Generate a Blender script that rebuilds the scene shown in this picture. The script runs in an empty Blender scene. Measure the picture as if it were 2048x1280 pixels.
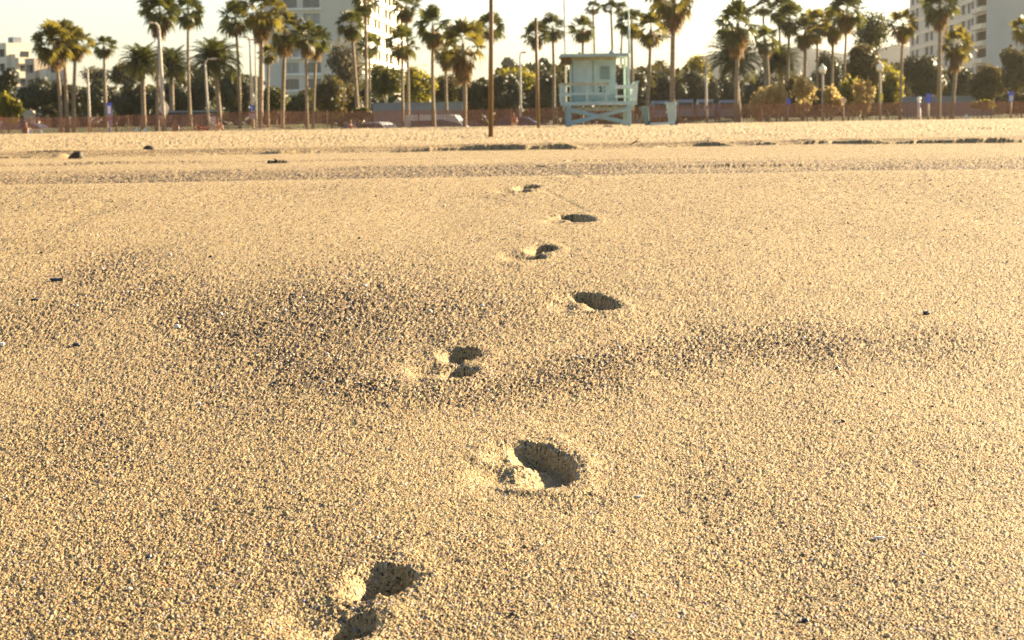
import bpy, bmesh, math, random
import numpy as np
from mathutils import Vector, Matrix

S = bpy.context.scene
COL = S.collection
R = math.radians

# ------------------------------------------------------------------ camera geometry
CAMZ, FPX, CX, CY = 0.5, 4000.0, 1024.0, 640.0
PITCH, ROLL = math.atan(403 / 4000), 0.0155
FW = Vector((0, math.cos(PITCH), -math.sin(PITCH)))
U0 = Vector((0, math.sin(PITCH), math.cos(PITCH)))
RT = Vector((1, 0, 0)) * math.cos(ROLL) - U0 * math.sin(ROLL)
UP = U0 * math.cos(ROLL) + Vector((1, 0, 0)) * math.sin(ROLL)
EYE = Vector((0, 0, CAMZ))

def ray(px, py):
    return FW + RT * ((px - CX) / FPX) + UP * ((CY - py) / FPX)

def at(px, py, d):
    r = ray(px, py)
    return EYE + r * (d / r.y)

def ppm(d):
    return FPX / d            # photo pixels per metre at depth d

# ------------------------------------------------------------------ noise
def _hash(ix, iy, seed):
    h = (ix.astype(np.int64) * 374761393 + iy.astype(np.int64) * 668265263 + seed * 982451653) & 0xFFFFFFFF
    h = ((h ^ (h >> 13)) * 1274126177) & 0xFFFFFFFF
    h = h ^ (h >> 16)
    return (h & 0xFFFFFF).astype(np.float64) / float(0xFFFFFF)

def vnoise(x, y, seed=0):
    x = np.asarray(x, float); y = np.asarray(y, float)
    ix = np.floor(x); iy = np.floor(y)
    fx = x - ix; fy = y - iy
    fx = fx * fx * (3 - 2 * fx); fy = fy * fy * (3 - 2 * fy)
    a = _hash(ix, iy, seed); b = _hash(ix + 1, iy, seed)
    c = _hash(ix, iy + 1, seed); d = _hash(ix + 1, iy + 1, seed)
    return (a + (b - a) * fx) * (1 - fy) + (c + (d - c) * fx) * fy - 0.5

def fbm(x, y, seed=0, octv=3):
    s = 0; a = 1.0
    for k in range(octv):
        s = s + a * vnoise(x * 2 ** k + 17.3 * k, y * 2 ** k - 9.1 * k, seed + k)
        a *= 0.5
    return s

def sstep(a, b, x):
    t = np.clip((x - a) / (b - a), 0, 1)
    return t * t * (3 - 2 * t)

# ------------------------------------------------------------------ sand profile
PY = np.array([-10, 0, 5.55, 5.9, 6.2, 6.7, 7.5, 8.5, 10, 12, 17, 23, 27, 50, 111, 134, 137, 150])
PZ = np.array([-.5, 0, .2997, .3165, .319, .292, .252, .222, .203, .188, .152, .098, .108, .026, 0, 0, -1.3, -2.2])

def base_profile(y):
    return np.interp(y, PY, PZ)

def scarp_line(x):
    return 25.2 + 0.9 * vnoise(x * .35, x * 0 + 3.3, 5) + .35 * vnoise(x * 1.7, x * 0 + 1.1, 6) + .1 * vnoise(x * 6, x * 0 + 2., 8)

def ground_z(x, y):
    x = np.asarray(x, float); y = np.asarray(y, float)
    z = base_profile(y)
    near = sstep(7.0, 5.4, y)
    far = 1 - near
    z = z + near * (.016 * fbm(x * .8, y * .55, 11, 3) + .006 * fbm(x * 3.1, y * 2.0, 14, 2))
    # broad hollow with a coarse floor across the beach face
    z = z + far * sstep(6.2, 9, y) * (.022 * fbm(x * .22, y * .35, 21, 3) * sstep(9, 20, y) + .010 * fbm(x * 1.2, y * 1.4, 31, 3))
    z = z + sstep(28, 45, y) * sstep(137, 120, y) * (.022 * fbm(x * .35, y * .3, 41, 3) + .03 * fbm(x * 1.3, y * .8, 43, 2))
    # low sand drift against the fence
    z = z + .16 * np.exp(-((x + 16.3) / 1.6) ** 2 - ((y - 131.5) / 3.0) ** 2)
    # little erosion step running along the beach
    sl = scarp_line(x)
    sl = sl + .05 * vnoise(x * 14, x * 0 + 4., 12) + .03 * vnoise(x * 40, x * 0 + 4., 13)
    amp = .070 * np.clip(.62 + 1.1 * vnoise(x * .9, x * 0 + 7.7, 9) + .9 * vnoise(x * 3.1, x * 0, 10), 0.08, 1.0)
    amp = amp * (.3 + .7 * sstep(-4.4, -3.4, x))
    z = z + amp * sstep(-.015, .02, y - sl) * sstep(4.0, .3, y - sl)
    for y0, a2, sd_, lo, hi in ((15.9, .012, 101, 3.5, 1.0), (12.2, .010, 102, -2.0, -.5), (30.5, .022, 103, 9, 2), (19.2, .010, 104, .5, -1.5)):
        s2 = y0 + .5 * vnoise(x * .5, x * 0 + y0, sd_) + .08 * vnoise(x * 5, x * 0 + y0, sd_ + 20) + .04 * vnoise(x * 22, x * 0 + y0, sd_ + 30)
        am = 1.5 * a2 * np.clip(.35 + 1.8 * vnoise(x * 1.3, x * 0 + y0, sd_ + 10), 0, 1.0) * sstep(lo, hi, x)
        z = z + am * sstep(-.015, .02, y - s2) * sstep(2.2, .2, y - s2)
    return z

def hit(px, py):
    r = ray(px, py)
    t = .8
    for _ in range(6000):
        p = EYE + r * t
        if p.z <= float(base_profile(p.y)):
            break
        t *= 1.001
    return p

# ------------------------------------------------------------------ footprints (px, py of hole centre, foot, size, turn)
STEPS = [
    (730, 1208, 'L', .92, 8, 1.0), (1074, 934, 'R', .95, -4, 1.0), (918, 734, 'L', .92, 0, 1.0),
    (1184, 612, 'R', .92, -8, 1.0), (1076, 514, 'L', .95, 8, 1.0), (1150, 443, 'R', .95, -8, 1.1), (1048, 380, 'L', 1.0, 8, 1.15),
    (1072, 334, 'R', 1.25, 8, 1.0), (876, 318, 'L', 1.9, -20, .9), (905, 331, 'L', .9, 15, .6), (1022, 346, 'R', .9, 5, .6), (1205, 353, 'R', 1.6, 30, .5),
]

def add_prints(x, y, z):
    for px, py, foot, size, turn, dep in STEPS:
        c = hit(px, py)
        m = (np.abs(x - c.x) < .6 * size) & (np.abs(y - c.y) < .8 * size)
        if not m.any():
            continue
        lx = x[m] - c.x; ly = y[m] - c.y
        a = R(turn)
        u = (lx * math.cos(a) - ly * math.sin(a)) / size
        v = (lx * math.sin(a) + ly * math.cos(a)) / size
        s = 1 if foot == 'R' else -1
        wob = .005 * fbm(lx * 45, ly * 45, int(px), 2) + .0035 * vnoise(lx * 140, ly * 110, int(px) + 1)
        def ell(cu, cv, ru, rv):
            return np.sqrt(((u - cu) / ru) ** 2 + ((v - cv) / rv) ** 2) * min(ru, rv) - min(ru, rv) + wob
        # left wall flattened to catch the sun, right wall steep to hold shadow
        soft = .006 + .020 * sstep(.01, -.035, u)
        if foot == 'R':
            ball = ell(-.012, .066, .034, .050); heel = ell(-.003, -.055, .039, .058); arch = ell(.012, .0, .026, .085)
            da, db, dc = .037, .021, .022
        else:
            ball = ell(.004, .064, .025, .044); heel = ell(.002, -.080, .021, .036); arch = ell(-.012, -.005, .016, .080)
            da, db, dc = .044, .030, .005
        tilt = .72 + .28 * np.clip(u / .035, -1, 1) if foot == 'L' else .56 + .44 * np.clip((u + .002) / .026, -1, 1)  # floor raised on the left so the sun lights it
        dz = np.minimum(-da * sstep(soft, -soft, ball), np.minimum(-db * sstep(soft, -soft, heel), -dc * sstep(soft, -soft, arch))) * tilt * dep
        hole = np.minimum(np.minimum(ball, heel), arch)
        rim = .003 * np.exp(-((hole - .018) / .012) ** 2) * (.6 + 1.2 * vnoise(lx * 30, ly * 30, 77))
        scuff = -.010 * dep * np.exp(-((lx + .052 * size) / .022) ** 2 - ((ly + .04) / .06) ** 2)
        crumbs = .005 * np.clip(fbm(lx * 240, ly * 150, 91, 2) - .12, 0, 1) * np.exp(-np.clip(hole, 0, 1) / .025)
        z[m] += (dz + rim + scuff + crumbs) * size
    # low sand heaps beside the two dark lumps further up the beach
    for px, py, wd, flank, hgt in ((150, 316, .085, .9, .095), (298, 303, .085, .35, .06)):
        c = hit(px, py)
        lx = x - c.x; ly = y - c.y
        m = (np.abs(lx) < 1.6) & (np.abs(ly) < 1.6)
        a, b = lx[m], ly[m]
        dome = np.clip(1 - (np.abs(a) / wd) ** 2.2, 0, 1) ** .6
        ramp = .75 * np.exp(-((a + .17) / .13) ** 2) * flank
        b = b + .012 * fbm(a * 30, b * 0 + 1., 97, 2)
        z[m] += hgt * ramp * np.exp(-(b / np.where(b < 0, .22, .3)) ** 2)
    # faint drag lines left on the beach face
    for (ax, ay, bx_, by_), dp in (((1085, 380, 1192, 434), .0016), ((1330, 396, 1520, 422), .0016), ((1500, 368, 1765, 366), .002), ((1590, 402, 1860, 446), .0016),
                                   ((50, 480, 292, 388), -.0012), ((10, 520, 232, 398), -.0012)):
        p, q = hit(ax, ay), hit(bx_, by_)
        dx, dy = q.x - p.x, q.y - p.y; L2 = dx * dx + dy * dy
        m = (y > min(p.y, q.y) - .2) & (y < max(p.y, q.y) + .2)
        t = ((x[m] - p.x) * dx + (y[m] - p.y) * dy) / L2
        dd = np.abs((x[m] - p.x) * dy - (y[m] - p.y) * dx) / math.sqrt(L2) + .006 * vnoise(t * 25, t * 0 + dp * 999, 98)
        wdt = .006 if dp > 0 else .03
        z[m] -= abs(dp) * np.exp(-(dd / wdt) ** 2) * sstep(-.02, .1, t) * sstep(1.02, .85, t)
    return z

# ------------------------------------------------------------------ mesh helpers
def link(o, parent=None):
    COL.objects.link(o)
    if parent is not None:
        o.parent = parent
    return o

def tag(o, label=None, cat=None, group=None, kind=None):
    if label: o['label'] = label
    if cat: o['category'] = cat
    if group: o['group'] = group
    if kind: o['kind'] = kind
    return o

def empty(name, loc, rz=0.0):
    o = bpy.data.objects.new(name, None)
    o.empty_display_size = .2
    COL.objects.link(o)
    o.location = loc
    o.rotation_euler = (0, 0, rz)
    return o

def np_mesh(name, verts, faces, mat, parent=None, smooth=False):
    verts = np.ascontiguousarray(verts, dtype=np.float32); faces = np.ascontiguousarray(faces, dtype=np.int32)
    me = bpy.data.meshes.new(name)
    nf, k = faces.shape
    me.vertices.add(len(verts)); me.vertices.foreach_set('co', verts.ravel())
    me.loops.add(nf * k); me.loops.foreach_set('vertex_index', faces.ravel())
    me.polygons.add(nf)
    me.polygons.foreach_set('loop_start', np.arange(0, nf * k, k, dtype=np.int32))
    me.polygons.foreach_set('loop_total', np.full(nf, k, dtype=np.int32))
    if smooth:
        me.polygons.foreach_set('use_smooth', np.ones(nf, dtype=bool))
    me.update(calc_edges=True)
    if mat: me.materials.append(mat)
    return link(bpy.data.objects.new(name, me), parent)

class MB:
    def __init__(self):
        self.v = []; self.f = []
    def add(self, vs, fs):
        n = len(self.v)
        self.v.extend([tuple(p) for p in vs]); self.f.extend([tuple(i + n for i in q) for q in fs])
        return self
    def box(self, c, s, rot=None, taper=1.0):
        x, y, z = s[0] / 2, s[1] / 2, s[2] / 2
        vs = []
        for k in (-1, 1):
            t = taper if k > 0 else 1.0
            for a, b in ((-1, -1), (1, -1), (1, 1), (-1, 1)):
                p = Vector((a * x * t, b * y * t, k * z))
                if rot is not None: p = rot @ p
                vs.append(p + Vector(c))
        return self.add(vs, [(3, 2, 1, 0), (4, 5, 6, 7), (0, 1, 5, 4), (1, 2, 6, 5), (2, 3, 7, 6), (3, 0, 4, 7)])
    def bar(self, p, q, w, h, upv=(0, 0, 1)):
        p = Vector(p); q = Vector(q)
        d = (q - p); L = d.length; d.normalize()
        up = Vector(upv)
        if abs(d.dot(up)) > .95: up = Vector((0, 1, 0))
        s = d.cross(up).normalized(); u = s.cross(d)
        rot = Matrix((s, d, u)).transposed()
        return self.box((p + q) / 2, (w, L, h), rot)
    def tube(self, pts, rad, n=8, cap=True):
        pts = [Vector(p) for p in pts]
        vs = []; fs = []
        for i, p in enumerate(pts):
            d = (pts[min(i + 1, len(pts) - 1)] - pts[max(i - 1, 0)]).normalized()
            ref = Vector((1, 0, 0)) if abs(d.x) < .9 else Vector((0, 1, 0))
            a = d.cross(ref).normalized(); b = d.cross(a)
            for k in range(n):
                t = 2 * math.pi * k / n
                vs.append(p + (a * math.cos(t) + b * math.sin(t)) * rad[i])
        for i in range(len(pts) - 1):
            for k in range(n):
                k2 = (k + 1) % n
                fs.append((i * n + k, i * n + k2, (i + 1) * n + k2, (i + 1) * n + k))
        if cap:
            fs.append(tuple(range(n))[::-1]); fs.append(tuple((len(pts) - 1) * n + k for k in range(n)))
        return self.add(vs, fs)
    def ball(self, c, r, seg=12, rings=8, sq=(1, 1, 1)):
        vs = []; fs = []
        for i in range(rings + 1):
            th = math.pi * i / rings
            for k in range(seg):
                ph = 2 * math.pi * k / seg
                vs.append((c[0] + r * sq[0] * math.sin(th) * math.cos(ph), c[1] + r * sq[1] * math.sin(th) * math.sin(ph), c[2] + r * sq[2] * math.cos(th)))
        for i in range(rings):
            for k in range(seg):
                k2 = (k + 1) % seg
                fs.append((i * seg + k, (i + 1) * seg + k, (i + 1) * seg + k2, i * seg + k2))
        return self.add(vs, fs)
    def prism(self, prof, y0, y1, inset=None):
        """side profile [(x,z)...] pushed from y0 to y1"""
        n = len(prof)
        ins = inset or [0] * n
        vs = [(p[0], y0 + ins[i], p[1]) for i, p in enumerate(prof)] + [(p[0], y1 - ins[i], p[1]) for i, p in enumerate(prof)]
        fs = [tuple(range(n))[::-1], tuple(range(n, 2 * n))]
        for i in range(n):
            j = (i + 1) % n
            fs.append((i, j, n + j, n + i))
        return self.add(vs, fs)
    def build(self, name, mat, parent=None, smooth=False, bevel=0.0):
        me = bpy.data.meshes.new(name)
        me.from_pydata(self.v, [], self.f)
        me.update()
        if bevel or smooth:
            bm = bmesh.new(); bm.from_mesh(me)
            bmesh.ops.remove_doubles(bm, verts=bm.verts, dist=1e-5)
            bmesh.ops.recalc_face_normals(bm, faces=bm.faces)
            if bevel:
                bmesh.ops.bevel(bm, geom=list(bm.edges), offset=bevel, segments=2, profile=.6, affect='EDGES', clamp_overlap=True)
            bm.to_mesh(me); bm.free()
        if smooth:
            for p in me.polygons: p.use_smooth = True
        me.materials.append(mat)
        return link(bpy.data.objects.new(name, me), parent)

# ------------------------------------------------------------------ materials
def new_mat(name):
    m = bpy.data.materials.new(name)
    m.use_nodes = True
    nt = m.node_tree
    return m, nt, nt.nodes['Principled BSDF'], nt.nodes['Material Output']

def mat_plain(name, col, rough=.7, var=.18, scale=6.0, metal=0.0, bump=.0, stretch=(1, 1, 1), col2=None):
    m, nt, b, out = new_mat(name)
    tc = nt.nodes.new('ShaderNodeTexCoord')
    mp = nt.nodes.new('ShaderNodeMapping'); mp.inputs['Scale'].default_value = stretch
    nt.links.new(tc.outputs['Object'], mp.inputs['Vector'])
    nz = nt.nodes.new('ShaderNodeTexNoise'); nz.inputs['Scale'].default_value = scale; nz.inputs['Detail'].default_value = 6
    nt.links.new(mp.outputs['Vector'], nz.inputs['Vector'])
    rp = nt.nodes.new('ShaderNodeValToRGB')
    c2 = col2 or tuple(min(1, c * (1 + var)) for c in col)
    rp.color_ramp.elements[0].position = .3; rp.color_ramp.elements[1].position = .7
    rp.color_ramp.elements[0].color = tuple(c * (1 - var) for c in col) + (1,)
    rp.color_ramp.elements[1].color = tuple(c2) + (1,)
    nt.links.new(nz.outputs['Fac'], rp.inputs['Fac'])
    nt.links.new(rp.outputs['Color'], b.inputs['Base Color'])
    b.inputs['Roughness'].default_value = rough
    b.inputs['Metallic'].default_value = metal
    if bump:
        bp = nt.nodes.new('ShaderNodeBump'); bp.inputs['Strength'].default_value = bump; bp.inputs['Distance'].default_value = .02
        nt.links.new(nz.outputs['Fac'], bp.inputs['Height']); nt.links.new(bp.outputs['Normal'], b.inputs['Normal'])
    return m

def mat_leaf(name, cols, trans, tfac=.4, rough=.5):
    """leaf colour varies from leaf to leaf; light also passes through the blade"""
    m, nt, b, out = new_mat(name)
    g = nt.nodes.new('ShaderNodeNewGeometry')
    rp = nt.nodes.new('ShaderNodeValToRGB')
    els = rp.color_ramp.elements
    els[0].position = 0; els[1].position = 1
    els[0].color = cols[0] + (1,); els[1].color = cols[-1] + (1,)
    for i, c in enumerate(cols[1:-1]):
        e = els.new((i + 1) / (len(cols) - 1)); e.color = c + (1,)
    nt.links.new(g.outputs['Random Per Island'], rp.inputs['Fac'])
    nt.links.new(rp.outputs['Color'], b.inputs['Base Color'])
    b.inputs['Roughness'].default_value = rough
    b.inputs['Specular IOR Level'].default_value = .3
    tr = nt.nodes.new('ShaderNodeBsdfTranslucent'); tr.inputs['Color'].default_value = trans + (1,)
    mx = nt.nodes.new('ShaderNodeMixShader'); mx.inputs['Fac'].default_value = tfac
    nt.links.new(b.outputs['BSDF'], mx.inputs[1]); nt.links.new(tr.outputs['BSDF'], mx.inputs[2])
    nt.links.new(mx.outputs['Shader'], out.inputs['Surface'])
    return m

def mat_glass(name, col, rough=.08):
    m, nt, b, out = new_mat(name)
    b.inputs['Base Color'].default_value = col + (1,)
    b.inputs['Roughness'].default_value = rough
    b.inputs['Specular IOR Level'].default_value = .7
    return m

def mat_sand():
    m, nt, b, out = new_mat('sand')
    N = nt.nodes.new; L = nt.links.new
    tc = N('ShaderNodeTexCoord')
    at1 = N('ShaderNodeAttribute'); at1.attribute_name = 'coarse'
    at2 = N('ShaderNodeAttribute'); at2.attribute_name = 'grain'
    v1 = N('ShaderNodeTexVoronoi'); v1.inputs['Scale'].default_value = 430
    v2 = N('ShaderNodeTexVoronoi'); v2.inputs['Scale'].default_value = 150
    L(tc.outputs['Object'], v1.inputs['Vector']); L(tc.outputs['Object'], v2.inputs['Vector'])
    sp1 = N('ShaderNodeSeparateColor'); L(v1.outputs['Color'], sp1.inputs['Color'])
    sp2 = N('ShaderNodeSeparateColor'); L(v2.outputs['Color'], sp2.inputs['Color'])
    def math_(op, a, bb, c=None):
        n = N('ShaderNodeMath'); n.operation = op
        for i, q in enumerate((a, bb, c)):
            if q is None: continue
            if isinstance(q, (int, float)): n.inputs[i].default_value = q
            else: L(q, n.inputs[i])
        return n.outputs[0]
    r = math_('MULTIPLY', sp1.outputs[0], .56)
    r = math_('MULTIPLY_ADD', at2.outputs['Fac'], .50, r)
    r = math_('MULTIPLY_ADD', sp2.outputs[0], .16, r)
    r = math_('MULTIPLY_ADD', at1.outputs['Fac'], -.20, r)
    r = math_('ADD', r, -.005)
    rp = N('ShaderNodeValToRGB'); cr = rp.color_ramp
    stops = [(0.0, (.012, .008, .005)), (.20, (.026, .017, .009)), (.29, (.125, .078, .034)), (.38, (.245, .170, .078)),  # dark end: mineral grains, and painted shadow between grains
             (.55, (.35, .243, .098)), (.75, (.43, .307, .134)), (.93, (.50, .378, .195)), (1.0, (.58, .51, .40))]
    cr.elements[0].position = 0; cr.elements[1].position = 1
    cr.elements[0].color = stops[0][1] + (1,); cr.elements[1].color = stops[-1][1] + (1,)
    for p, c in stops[1:-1]:
        e = cr.elements.new(p); e.color = c + (1,)
    L(r, rp.inputs['Fac'])
    # a few rust coloured and bluish grains
    gt = math_('GREATER_THAN', sp1.outputs[1], .955)
    mx = N('ShaderNodeMix'); mx.data_type = 'RGBA'
    L(gt, mx.inputs['Factor']); L(rp.outputs['Color'], mx.inputs['A']); mx.inputs['B'].default_value = (.42, .17, .06, 1)
    gt2 = math_('GREATER_THAN', sp1.outputs[2], .975)
    mx2 = N('ShaderNodeMix'); mx2.data_type = 'RGBA'
    L(gt2, mx2.inputs['Factor']); L(mx.outputs['Result'], mx2.inputs['A']); mx2.inputs['B'].default_value = (.30, .27, .33, 1)
    L(mx2.outputs['Result'], b.inputs['Base Color'])
    b.inputs['Roughness'].default_value = .75
    b.inputs['Specular IOR Level'].default_value = .35
    h = math_('MULTIPLY', v1.outputs['Distance'], -1.0)
    h = math_('MULTIPLY_ADD', v2.outputs['Distance'], -.45, h)
    bp = N('ShaderNodeBump'); bp.inputs['Strength'].default_value = .85; bp.inputs['Distance'].default_value = .0018
    L(h, bp.inputs['Height']); L(bp.outputs['Normal'], b.inputs['Normal'])
    return m

M = {}
M['sand'] = mat_sand()
M['grass'] = mat_plain('grass', (.10, .115, .025), .9, .4, .9, bump=.5)
M['wall_shaded'] = mat_plain('wall_shaded', (.055, .053, .05), .9, .2, 3)  # grey wall colour darkened to carry deep shade
M['trunk'] = mat_plain('palm bark', (.26, .19, .12), .9, .35, 3.0, bump=.8, stretch=(1.2, 1.2, 5))
M['trunk_dark'] = mat_plain('dark palm bark', (.15, .10, .06), .9, .35, 3.0, bump=.8, stretch=(1.2, 1.2, 5))
M['bark'] = mat_plain('tree bark', (.13, .10, .07), .9, .3, 3, bump=.6)
M['bark_pale'] = mat_plain('pale tree bark', (.48, .42, .32), .85, .25, 3, bump=.5)
M['frond'] = mat_leaf('palm frond', [(.030, .040, .010), (.055, .065, .014), (.075, .078, .017), (.10, .09, .02)], (.13, .13, .022), .32)
M['frond_gold'] = mat_leaf('golden palm frond', [(.030, .038, .010), (.055, .058, .013), (.10, .085, .018), (.15, .11, .026)], (.25, .20, .03), .40)
M['frond_dark'] = mat_leaf('dark palm frond', [(.018, .028, .012), (.032, .042, .015), (.05, .055, .016)], (.10, .10, .02), .3)
M['dead'] = mat_leaf('dead palm frond', [(.13, .085, .035), (.20, .13, .055), (.27, .18, .08)], (.36, .21, .07), .35, .8)
M['ficus'] = mat_leaf('dark evergreen leaf', [(.028, .030, .013), (.042, .044, .017), (.060, .058, .020)], (.09, .08, .02), .22)
M['green'] = mat_leaf('green leaf', [(.035, .045, .012), (.06, .07, .016), (.09, .09, .02)], (.20, .18, .03), .38)
M['lime'] = mat_leaf('yellow green leaf', [(.08, .085, .014), (.12, .12, .018), (.17, .145, .022)], (.42, .35, .03), .48)
M['olive'] = mat_leaf('olive brown leaf', [(.055, .048, .018), (.085, .07, .024), (.12, .095, .032)], (.20, .15, .035), .35)
M['tan'] = mat_leaf('dry tan leaf', [(.22, .18, .075), (.34, .27, .115), (.46, .36, .17)], (.80, .62, .26), .5, .8)
M['grey_leaf'] = mat_leaf('grey green twig', [(.09, .08, .05), (.14, .125, .085), (.20, .175, .12)], (.22, .18, .09), .3, .8)
M['blue_leaf'] = mat_leaf('distant blue green leaf', [(.06, .075, .06), (.08, .095, .075)], (.08, .09, .06), .2)
M['slat'] = mat_plain('red brown fence wood', (.34, .125, .06), .85, .35, 7, col2=(.44, .19, .09))
M['wire'] = mat_plain('fence wire', (.22, .20, .18), .5, .2, 4, metal=.6)
M['post_brown'] = mat_plain('brown steel post', (.17, .095, .03), .55, .25, 4, bump=.1, stretch=(1, 1, .3))
M['pole_pale'] = mat_plain('pale concrete pole', (.50, .44, .34), .8, .15, 5)
M['teal'] = mat_plain('pale teal paint', (.40, .525, .50), .55, .12, 2.2, bump=.05)
M['teal_deep'] = mat_plain('teal plastic', (.17, .29, .26), .5, .12, 3)
M['blue_paint'] = mat_plain('blue grey paint', (.31, .44, .44), .55, .12, 2.2)
M['mint'] = mat_plain('mint paint', (.62, .72, .65), .55, .10, 2.5)
M['wood_worn'] = mat_plain('worn timber edge', (.42, .40, .27), .8, .25, 4)
M['wood_brown'] = mat_plain('brown timber', (.13, .08, .035), .8, .3, 4)
M['ink'] = mat_plain('black paint', (.02, .025, .03), .5, .1, 4)
M['ink_grey'] = mat_plain('grey print', (.17, .22, .22), .6, .1, 4)
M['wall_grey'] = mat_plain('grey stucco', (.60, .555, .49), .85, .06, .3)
M['wall_beige'] = mat_plain('beige stucco', (.62, .56, .48), .85, .06, .3)
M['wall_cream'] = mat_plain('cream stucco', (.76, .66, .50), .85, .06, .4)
M['wall_tan'] = mat_plain('tan stucco', (.55, .43, .31), .85, .08, .4)
M['wall_low'] = mat_plain('low grey wall', (.27, .28, .30), .9, .12, .7)
M['pane'] = mat_glass('window glass', (.06, .065, .07))
M['pane_light'] = mat_glass('curtained window glass', (.30, .31, .31), .3)
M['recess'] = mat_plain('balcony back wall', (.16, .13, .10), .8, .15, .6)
M['frame_dark'] = mat_plain('window frame', (.20, .19, .18), .5, .1, 3)
M['white'] = mat_plain('white paint', (.78, .77, .73), .4, .05, 3)
M['van_shaded'] = mat_plain('shaded white van paint', (.25, .275, .32), .35, .05, 2)  # white paint darkened and blued to stand in for shade
M['tyre'] = mat_plain('tyre rubber', (.03, .03, .03), .8, .1, 5)
M['rim'] = mat_plain('wheel metal', (.55, .55, .55), .35, .1, 5, metal=.6)
M['car_blue'] = mat_plain('dark blue car paint', (.03, .05, .11), .3, .1, 2)
M['car_purple'] = mat_plain('dark violet car paint', (.12, .10, .15), .3, .1, 2)
M['car_grey'] = mat_plain('grey car paint', (.32, .31, .31), .3, .1, 2)
M['lamp_glass'] = mat_plain('milk glass globe', (.86, .80, .60), .25, .04, 4)
M['sign_blue'] = mat_plain('blue sign paint', (.045, .10, .52), .45, .08, 3)
M['sign_white'] = mat_plain('white sign paint', (.78, .76, .74), .5, .05, 3)
M['sign_red'] = mat_plain('red sign paint', (.60, .10, .06), .5, .08, 3)
M['sign_yellow'] = mat_plain('yellow sign paint', (.70, .62, .06), .5, .08, 3)
M['skin'] = mat_plain('skin', (.52, .28, .17), .55, .06, 5)
M['hair'] = mat_plain('brown hair', (.05, .03, .02), .6, .2, 8)
M['cloth_red'] = mat_plain('red cloth', (.52, .06, .05), .85, .1, 8)
M['cloth_white'] = mat_plain('white cloth', (.78, .76, .72), .85, .05, 8)
M['cloth_grey'] = mat_plain('grey cloth', (.33, .32, .35), .85, .1, 8)
M['cloth_pink'] = mat_plain('pink cloth', (.62, .16, .22), .85, .1, 8)
M['cloth_brown'] = mat_plain('orange brown cloth', (.42, .20, .06), .85, .1, 8)
M['shell'] = mat_plain('shell', (.80, .74, .66), .5, .15, 120)
M['slate'] = mat_plain('dark shard', (.035, .045, .065), .4, .3, 90)
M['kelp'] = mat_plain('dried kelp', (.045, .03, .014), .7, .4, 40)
M['stick'] = mat_plain('driftwood', (.22, .13, .05), .8, .3, 30)
M['hill'] = mat_plain('distant hill', (.060, .062, .045), .95, .4, .02)

# ------------------------------------------------------------------ ground: sand sheet
def coarse_mask(x, y):
    """where the beach carries coarse dark grains"""
    c = np.zeros_like(x)
    def blob(px, py, rx, ry, amp):
        nonlocal c
        a = hit(px, py); far = hit(px, max(py - ry, 366) if py > 366 else py - ry); sx = abs(hit(px + rx, py).x - a.x)
        sy = max(abs(far.y - a.y), .03)
        c = np.maximum(c, amp * np.exp(-((x - a.x) / sx) ** 2 - ((y - a.y) / sy) ** 2))
    for b in [(640, 650, 300, 110, .42), (230, 545, 90, 40, .40), (310, 585, 90, 40, .45), (390, 630, 90, 40, .5), (470, 675, 90, 40, .55), (550, 720, 90, 38, .6), (640, 760, 100, 35, .62), (740, 788, 110, 32, .62),
              (850, 800, 120, 30, .6), (960, 798, 120, 30, .55), (1070, 775, 120, 32, .55), (1190, 745, 130, 32, .52), (1320, 718, 140, 34, .5), (1470, 698, 160, 36, .48), (1640, 690, 180, 38, .42), (1840, 690, 180, 40, .36),
              (880, 640, 260, 60, .40), (40, 640, 160, 60, .35), (330, 1150, 420, 200, .26), (1150, 1010, 110, 25, .25), (1000, 790, 140, 34, .55), (1130, 762, 140, 34, .5),
              (120, 900, 200, 120, .28), (1620, 1130, 300, 160, .14), (1050, 1180, 260, 120, .18), (1460, 1010, 160, 90, .14)]:
        blob(*b)
    n = fbm(x * 3.0, y * .9, 51, 3) + .5 * vnoise(x / np.maximum(y, .5) * 60, y * .35, 52)
    near = sstep(6.2, 5.6, y)
    c = near * np.clip(1.3 * c * (1 + .30 * n) + .20 * n + .04, 0, 1)
    # bands beyond the crest
    band = sstep(8, 9, y) * sstep(15.2 + 1.5 * vnoise(x * .4, x * 0, 57), 13.6, y) * 1.0 + .75 * np.exp(-((y - 18.6) / .7) ** 2) * sstep(3, -2, x) \
        + 1.0 * sstep(0, .25, y - scarp_line(x)) * sstep(9, 3, y - scarp_line(x))
    wig = .80 + .9 * vnoise(x * .5, y * .6, 55) + .5 * vnoise(x * 2, y * .8, 56)
    c = c + sstep(6.8, 8, y) * np.clip(band * np.clip(wig, .25, 1.2), 0, 1) * (y < 40)
    return np.clip(c, 0, 1)

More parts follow.
